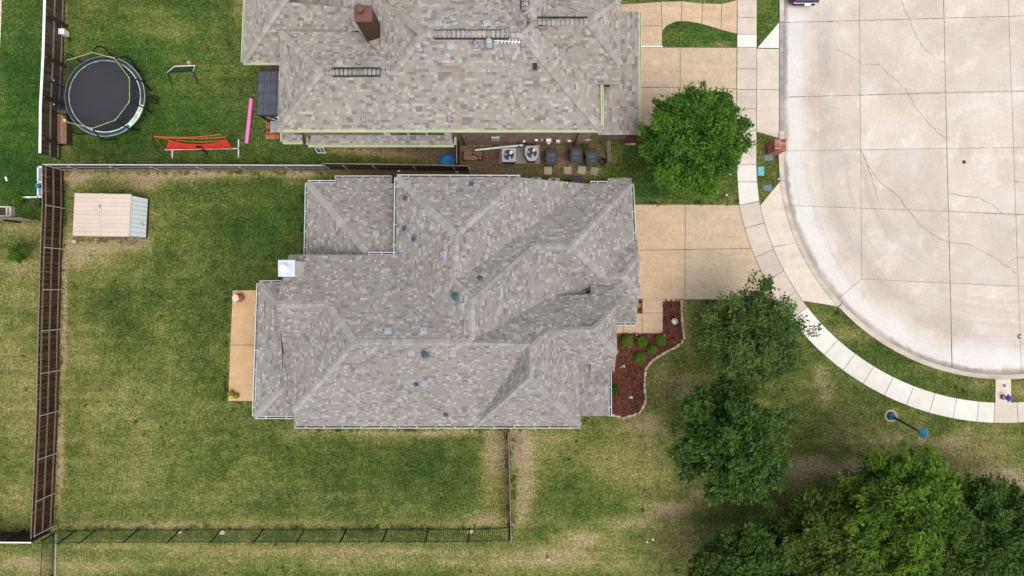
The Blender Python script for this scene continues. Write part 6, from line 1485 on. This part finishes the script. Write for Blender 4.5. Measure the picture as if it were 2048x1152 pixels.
for x, y, r_, lab in ((798, 342, .08, 'white ball'), (914.5, 344, .07, 'pale scrap')):
    mb = MB(); mb.lathe(P(x, y, .0), [(.02, 0), (r_, r_ * .7), (r_, r_), (.02, r_ * 1.9)], 10); tag(mb.build('litter', MT['white']), lab + ' on the dark ground between fence and house', 'litter')

# ------------------------------------------------------------------ street furniture
lp = thing('street_lamp', 'teal street lamp with stepped base and acorn lantern on the front lawn', 'street lamp', P(1780.8, 831.3)); q = P(1780.8, 831.3); top = P(1845.5, 865.5, 3.0); ax_ = (top - q).normalized()
mb = MB(); mb.lathe(q, [(.37, 0), (.37, .03), (.33, .05)], 20); mb.build('footing', MT['paver'], lp)
mb = MB(); mb.lathe(q, [(.26, .02), (.26, .08), (.20, .10), (.19, .20)], 20, axis=ax_); lb_ = mb.build('base', mat('deep_teal_paint', (.012, .07, .10), rough=.4, bmp=0), lp)
mb = MB(); mb.lathe(q, [(.20, .20), (.20, .23), (.14, .25), (.13, .38), (.09, .46)], 20, axis=ax_); mb.build('base_collar', MT['teal'], lb_)
mb = MB(); mb.cyl(q + ax_ * .4, q + ax_ * 2.75, .075, .055, 12); mb.build('pole', mat('dark_teal_paint', (.008, .035, .045), rough=.4, bmp=0), lp)
mb = MB(); t0 = q + ax_ * 2.72; mb.lathe(t0, [(.08, 0), (.14, .05), (.14, .09)], 16, axis=ax_); mb.build('collar', MT['teal'], lp)
mb = MB(); mb.lathe(t0, [(.14, .09), (.23, .2), (.26, .32), (.24, .36)], 8, axis=ax_); mb.build('lantern', mat('frosted_teal', (.10, .30, .37), rough=.2, bmp=0), lp)
mb = MB(); mb.lathe(t0, [(.28, .36), (.29, .39), (.2, .47), (.10, .53), (.04, .56), (.03, .62)], 8, axis=ax_); mb.build('lantern_cap', MT['teal'], lp)
hy = thing('fire_hydrant', 'blue fire hydrant with silver band on the small concrete pad', 'fire hydrant', P(2005.5, 794)); q = P(2005.5, 794, .05); mb = MB()
mb.lathe(q, [(.15, 0), (.15, .05), (.10, .07)], 16); mb.build('flange', MT['black'], hy); mb = MB(); mb.lathe(q, [(.10, .05), (.10, .3), (.13, .31), (.13, .34)], 16); mb.build('barrel', MT['tin'], hy)
mb = MB(); mb.lathe(q, [(.12, .34), (.12, .52), (.15, .54), (.14, .6), (.08, .68), (.04, .70), (.035, .75)], 16); mb.build('bonnet', MT['hyd'], hy)
for d, r_, l_ in ((Vector((0, 1, 0)), .07, .2), (Vector((1, 0, 0)), .085, .24), (Vector((0, -1, 0)), .06, .19)): mb = MB(); mb.cyl(q + Vector((0, 0, .46)), q + Vector((0, 0, .46)) + d * l_, r_, n=10); mb.cyl(q + Vector((0, 0, .46)) + d * l_, q + Vector((0, 0, .46)) + d * (l_ + .04), r_ * .6, n=6); mb.build('nozzle', MT['hyd'], hy)
mb = MB(); mb.lathe(P(2008.5, 771, .05), [(.11, 0), (.11, .012), (.09, .018)], 16); tag(mb.build('valve_cover', MT['grey_lid']), 'round grey valve lid in the pad beside the hydrant', 'valve cover')

mp = thing('mailbox', 'square red brick mailbox pillar at the kerb', 'mailbox', P(1553, 294)); z1_ = 1.42; a_, b_ = P(1549.5, 277.8, z1_), P(1572.5, 301.3, z1_); x0_, x1_, y0_, y1_ = a_.x, b_.x, b_.y, a_.y
bl, bh, bw, gp = .197, .064, .09, .011; mb = MB(); mb.prism([(x0_ + .012, y0_ + .012), (x1_ - .012, y0_ + .012), (x1_ - .012, y1_ - .012), (x0_ + .012, y1_ - .012)], 0, z1_ - .012); mb.build('core', MT['mortar'], mp)
bms = []
for k in range(5): mb = MB(); mb.box((0, 0, 0), (1, 1, 1), t=k / 4); bms.append(mb.mesh('brick', MT['bricku']))
def brick(c, sx, sy, sz): inst('brick', random.choice(bms), mp, Matrix.Translation(c) @ Matrix.Diagonal((sx, sy, sz, 1)))
nc = int((z1_ - .07) / (bh + gp)); W_, D_ = x1_ - x0_, y1_ - y0_
for k in range(nc):
    z_ = .004 + bh / 2 + k * (bh + gp); nb_ = 3; L_ = (W_ - .0) / nb_; off = 0 if k % 2 else bw
    for i_ in range(nb_):
        w0 = x0_ + (off if off else 0) + (W_ - bw) * i_ / nb_; w1 = w0 + (W_ - bw) / nb_ - gp
        brick(((w0 + w1) / 2, y0_ + bw / 2, z_), w1 - w0, bw, bh); brick((x0_ + x1_ - (w0 + w1) / 2, y1_ - bw / 2, z_), w1 - w0, bw, bh)
        v0_ = y0_ + (0 if off else bw) + (D_ - bw) * i_ / nb_; v1_ = v0_ + (D_ - bw) / nb_ - gp
        brick((x0_ + bw / 2, (v0_ + v1_) / 2, z_), bw, v1_ - v0_, bh); brick((x1_ - bw / 2, y0_ + y1_ - (v0_ + v1_) / 2, z_), bw, v1_ - v0_, bh)
for i_ in range(2):
    xa = x0_ + W_ * i_ / 2 + .012; xb = x0_ + W_ * (i_ + 1) / 2 - .012
    for j in range(7): ya = y0_ + D_ * j / 7 + .005; yb = y0_ + D_ * (j + 1) / 7 - .005; brick(((xa + xb) / 2, (ya + yb) / 2, z1_ - .03), xb - xa, yb - ya, .066)
mb = MB(); mb.box((x1_ + .012, (y0_ + y1_) / 2, 1.1), (.02, .2, .18)); mb.build('mailbox_door', MT['black'], mp)
def lid(label, px, py, sx, sy, m, rz=0):
    t = thing('utility_cover', label, 'utility cover', P(px, py), 'utility covers by the kerb'); mb = MB(); c = P(px, py); mb.box((c.x, c.y, .02), (sx, sy, .045), rz=rz); mb.build('frame', m, t, bevel=.03); mb = MB(); mb.box((c.x, c.y, .045), (sx * .8, sy * .8, .02), rz=rz); mb.build('lid', m, t, bevel=.02)
    mb = MB(); mb.box((c.x + .02, c.y - .04, .057), (.05, .03, .008)); mb.build('key_slot', MT['black'], t)
lid('grey-blue utility cover just south of the brick mailbox', 1537, 315, .58, .38, MT['grey_lid']); lid('teal utility cover next to the sidewalk', 1521.5, 342.5, .39, .55, MT['teal_lid']); lid('grey-blue utility cover nearest the driveway corner', 1534.5, 375.5, .49, .34, MT['grey_lid'], .05)
for x, y, lab in ((1557, 358, 'white survey cap on the grass corner by the driveway'), (1461, 348, 'upper white scrap under the bright tree'), (1453, 390, 'lower white scrap under the bright tree near the driveway')):
    mb = MB(); mb.lathe(P(x, y), [(.05, 0), (.06, .03), (.03, .06)], 8); tag(mb.build('litter', MT['white']), lab, 'litter')

# ---- parked car, only its tail inside the picture
car = thing('parked_car', 'dark purple car parked at the kerb, only its tail in view at the top edge', 'car', P(1608, -60)); cx = P(1608, 0, .5).x; y0c = P(0, 7.0, .55).y
def sect(y, w_, zlo, zhi, n=8): return [(-w_, zlo), (-w_ * 1.0, (zlo + zhi) / 2), (-w_ * .93, zhi - .06), (-w_ * .8, zhi), (w_ * .8, zhi), (w_ * .93, zhi - .06), (w_, (zlo + zhi) / 2), (w_, zlo)]
secs = [(0.0, .62, .38, .66), (.08, .76, .30, .84), (.35, .83, .22, .95), (1.2, .86, .2, .98), (3.0, .86, .2, .93), (4.0, .83, .22, .82), (4.45, .74, .28, .72), (4.55, .6, .36, .6)]
mb = MB(); rows = [[(cx + x, y0c + y, z) for x, z in sect(y, w_, a, b)] for y, w_, a, b in secs]
for r0, r1 in zip(rows, rows[1:]):
    for k in range(8): j = (k + 1) % 8; mb.poly([r0[k], r1[k], r1[j], r0[j]])
mb.poly(rows[0]); mb.poly(rows[-1][::-1]); mb.build('body', MT['paint'], car, smooth=True)
mb = MB(); csec = [(.55, .62, .93), (1.1, .66, 1.38), (2.4, .66, 1.42), (3.3, .68, .93)]; rows = [[(cx - w_ * 1.12, y0c + y, .90), (cx - w_, y0c + y, z), (cx + w_, y0c + y, z), (cx + w_ * 1.12, y0c + y, .90)] for y, w_, z in csec]
for r0, r1 in zip(rows, rows[1:]):
    for k in range(3): mb.poly([r0[k], r1[k], r1[k + 1], r0[k + 1]])
mb.build('window_band', MT['glass'], car); mb = MB(); mb.box((cx, y0c + 1.75, 1.41), (1.28, 1.25, .05)); mb.build('car_roof', MT['paint'], car, bevel=.02)
for sx in (-1, 1):
    for yy in (.85, 3.6):
        mb = MB(); mb.cyl((cx + sx * .68, y0c + yy, .33), (cx + sx * .87, y0c + yy, .33), .33, n=20); wh = mb.build('wheel', MT['black'], car); mb = MB(); mb.cyl((cx + sx * .86, y0c + yy, .33), (cx + sx * .885, y0c + yy, .33), .2, n=14); mb.build('rim', MT['steel'], wh)
    mb = MB(); mb.box((cx + sx * .66, y0c + .06, .74), (.22, .14, .1), rz=-sx * .35); mb.build('tail_lamp', MT['tail'], car, bevel=.02)
    mb = MB(); mb.box((cx + sx * .60, y0c + 4.47, .6), (.28, .12, .1), rz=sx * .3); mb.build('headlight', MT['white'], car, bevel=.02)
mb = MB(); mb.box((cx, y0c - .02, .45), (1.3, .1, .14)); mb.build('bumper', MT['black'], car, bevel=.03); mb = MB(); mb.box((cx, y0c + .0, .62), (1.3, .05, .03)); mb.build('chrome_strip', MT['white'], car)
mb = MB(); mb.box((cx + .19, y0c - .06, .57), (.36, .05, .16), M=Matrix.Rotation(-.6, 3, 'X')); mb.build('licence_plate', MT['white'], car)

# ------------------------------------------------------------------ beyond the west fence
rb = thing('raised_bed', 'white framed raised bed against the outer side of the west fence', 'planter', P(80, 363))
x0_, x1_ = 77, 86
for (a_, b_) in (((x0_, 334), (x0_, 394)), ((x0_, 334), (x1_, 334)), ((x0_, 364), (x1_, 364)), ((x0_, 394), (x1_, 394)), ((x1_, 334), (x1_, 394))):
    A, B = P(*a_, .5), P(*b_, .5); mb = MB(); d_ = (B - A).normalized(); mb.box((A + B) / 2 - Vector((0, 0, .2)), ((B - A).length + .06, .07, .55), M=Matrix((d_, Vector((-d_.y, d_.x, 0)), Vector((0, 0, 1)))).transposed()); mb.build('frame_board', MT['white'], rb)
mb = MB(); a_, b_ = P(x0_, 334, .3), P(x1_, 394, .3); mb.prism([(a_.x, b_.y), (b_.x, b_.y), (b_.x, a_.y), (a_.x, a_.y)], .0, .3); mb.build('soil', MT['brown_dark'], rb)
mb = MB(); mb.lathe(P(79.5, 373, .45), [(.1, 0), (.14, .2), (.12, .24)], 12); tag(mb.build('watering_pot', MT['teal']), 'teal pot standing in the white raised bed', 'pot')
mb = MB(); A, B = P(43, 394.5, .08), P(76, 394.5, .08); mb.box((A + B) / 2, ((B - A).length, .09, .1)); tag(mb.build('white_board', MT['white']), 'white board lying on the grass west of the raised bed', 'board')
pb_ = thing('planter_box', 'small pale wooden planter box at the left edge', 'planter', P(8, 423))
for (a_, b_) in (((-12, 413.5), (20.5, 413.5)), ((-12, 432), (20.5, 432)), ((-12, 413.5), (-12, 432)), ((13, 413.5), (13, 432)), ((20.5, 413.5), (20.5, 432))):
    A, B = P(*a_, .35), P(*b_, .35); d_ = (B - A).normalized(); mb = MB(); mb.box((A + B) / 2 - Vector((0, 0, .17)), ((B - A).length, .07, .36), M=Matrix((d_, Vector((-d_.y, d_.x, 0)), Vector((0, 0, 1)))).transposed()); mb.build('side_board', MT['cream'], pb_)
mb = MB(); a_, b_ = P(-12, 414, .25), P(13, 432, .25); mb.prism([(a_.x, b_.y), (b_.x, b_.y), (b_.x, a_.y), (a_.x, a_.y)], 0, .25); mb.build('soil', MT['brown_dark'], pb_)
mb = MB(); mb.tube([P(11, 354, .03), P(14, 362, .03)], .06); tag(mb.build('litter', MT['white']), 'white rag on the grass near the left edge', 'litter')
for x, y, r_, lab in ((360, 1064, .12, 'small pale rock under the iron fence, left of the other'), (445, 1064, .2, 'pale rock under the iron fence, nearer the left end'), (941, 1062, .2, 'pale rock under the iron fence near the narrow grey fence'), (1294, 1084, .07, 'small white stone on the dry track'), (1306, 1079, .08, 'white stone on the dry track, right of the small one'), (149, 483, .16, 'pale rock at the south-west corner of the shed'), (1098, 1119, .07, 'tiny white stone on the grass south of the narrow fence')):
    mb = MB(); p_ = P(x, y); pts = [(p_.x + r_ * random.uniform(.75, 1.1) * math.cos(k * .785), p_.y + r_ * random.uniform(.6, .9) * math.sin(k * .785)) for k in range(8)]; mb.prism(pts, 0, r_ * .5, 0, .9); tag(mb.build('rock', MT['stone'] if r_ > .1 else MT['white'], bevel=.02), lab, 'rock', 'pale rocks on the grass')

# ------------------------------------------------------------------ grass blades over the open lawn
NBL = 330000
bx = rng.uniform(-60, 2110, NBL); by = rng.uniform(-40, 1195, NBL); keep = np.ones(NBL, bool)
for pl_ in PAVED:
    xs_ = [p[0] for p in pl_]; ys_ = [p[1] for p in pl_]
    cand = np.where((bx > min(xs_) - 1) & (bx < max(xs_) + 1) & (by > min(ys_) - 1) & (by < max(ys_) + 1) & keep)[0]
    if len(cand): keep[cand[inside(pl_, bx[cand], by[cand])]] = False
bx, by = bx[keep], by[keep]; bd, bl_ = field(bx, by)
keep = rng.random(len(bx)) > np.clip((bd - .55) * 1.6, 0, .93)
bx, by, bd, bl_ = bx[keep], by[keep], bd[keep], bl_[keep]; n_ = len(bx)
wx, wyy = (bx - 1024) / 33.6, (576 - by) / 33.6; th_ = rng.uniform(0, 2 * math.pi, n_); ln_ = rng.uniform(.045, .10, n_); wd_ = rng.uniform(.010, .020, n_); hz = rng.uniform(.02, .055, n_)
dx, dy = np.cos(th_), np.sin(th_); z0 = np.full(n_, .001)
v = np.stack([np.stack([wx - dy * wd_, wyy + dx * wd_, z0], -1), np.stack([wx + dy * wd_, wyy - dx * wd_, z0], -1), np.stack([wx + dx * ln_, wyy + dy * ln_, hz], -1)], 1).reshape(-1, 3)
edges_ = [((128, 345), (660, 345)), ((132, 345), (112, 1050)), ((115, 1056), (1018, 1056)), ((1012, 860), (1017, 1050)), ((1027, 860), (1028, 1050)), ((590, 858), (1160, 858)), ((455, 580), (452, 806)), ((455, 806), (508, 806)),
          ((606, 372), (606, 505)), ((138, 480), (292, 482)), ((135, 330), (640, 330)), ((1270, 405), (1476, 406)), ((1372, 603), (1550, 603)), ((510, 838), (585, 838)), ((1160, 840), (1218, 836)), ((140, 290), (140, 60)), ((690, 296), (900, 297)), ((1090, 330), (1260, 330))]
tx, ty = [], []
for (a_, b_) in edges_:
    L_ = math.hypot(b_[0] - a_[0], b_[1] - a_[1])
    for k in range(int(L_ / 5)):
        if random.random() < .4: f_ = random.random(); tx.append(a_[0] + (b_[0] - a_[0]) * f_ + random.gauss(0, 2)); ty.append(a_[1] + (b_[1] - a_[1]) * f_ + random.gauss(0, 2))
for k in range(260): tx.append(random.uniform(0, 2048)); ty.append(random.uniform(0, 1152))
tx, ty = np.array(tx), np.array(ty); kp = np.ones(len(tx), bool)
for pl_ in PAVED: kp &= ~inside(pl_, tx, ty)
tx, ty = np.repeat(tx[kp], 22), np.repeat(ty[kp], 22); m_ = len(tx); tx = tx + rng.normal(0, 1.9, m_); ty = ty + rng.normal(0, 1.9, m_)
td, tl = field(tx, ty); ux, uy = (tx - 1024) / 33.6, (576 - ty) / 33.6; a_ = rng.uniform(0, 2 * math.pi, m_); l_ = rng.uniform(.06, .15, m_); w_ = rng.uniform(.010, .022, m_); h2 = rng.uniform(.06, .16, m_); zz = np.full(m_, .001)
v2 = np.stack([np.stack([ux - np.sin(a_) * w_, uy + np.cos(a_) * w_, zz], -1), np.stack([ux + np.sin(a_) * w_, uy - np.cos(a_) * w_, zz], -1), np.stack([ux + np.cos(a_) * l_, uy + np.sin(a_) * l_, h2], -1)], 1).reshape(-1, 3)
v = np.concatenate([v, v2]); bd = np.concatenate([bd, np.clip(td * .8 + .04, 0, 1)]); bl_ = np.concatenate([bl_, np.clip(tl + .2, 0, 1)]); bx = np.concatenate([bx, tx]); by = np.concatenate([by, ty]); n_ = len(bx)
jit = np.repeat(rng.normal(0, .10, n_), 3)
gm = np_mesh('grass', v, np.arange(n_ * 3).reshape(-1, 3), MT['grass'], (('dry', np.clip(np.repeat(bd, 3) + jit - .03, 0, 1)), ('lush', np.repeat(bl_, 3)), ('soil', np.repeat(field_soil(bx, by), 3) * .75)))
go = bpy.data.objects.new('grass', gm); link(go); tag(go, 'short mown grass covering the yards and verges', 'grass', kind='stuff')
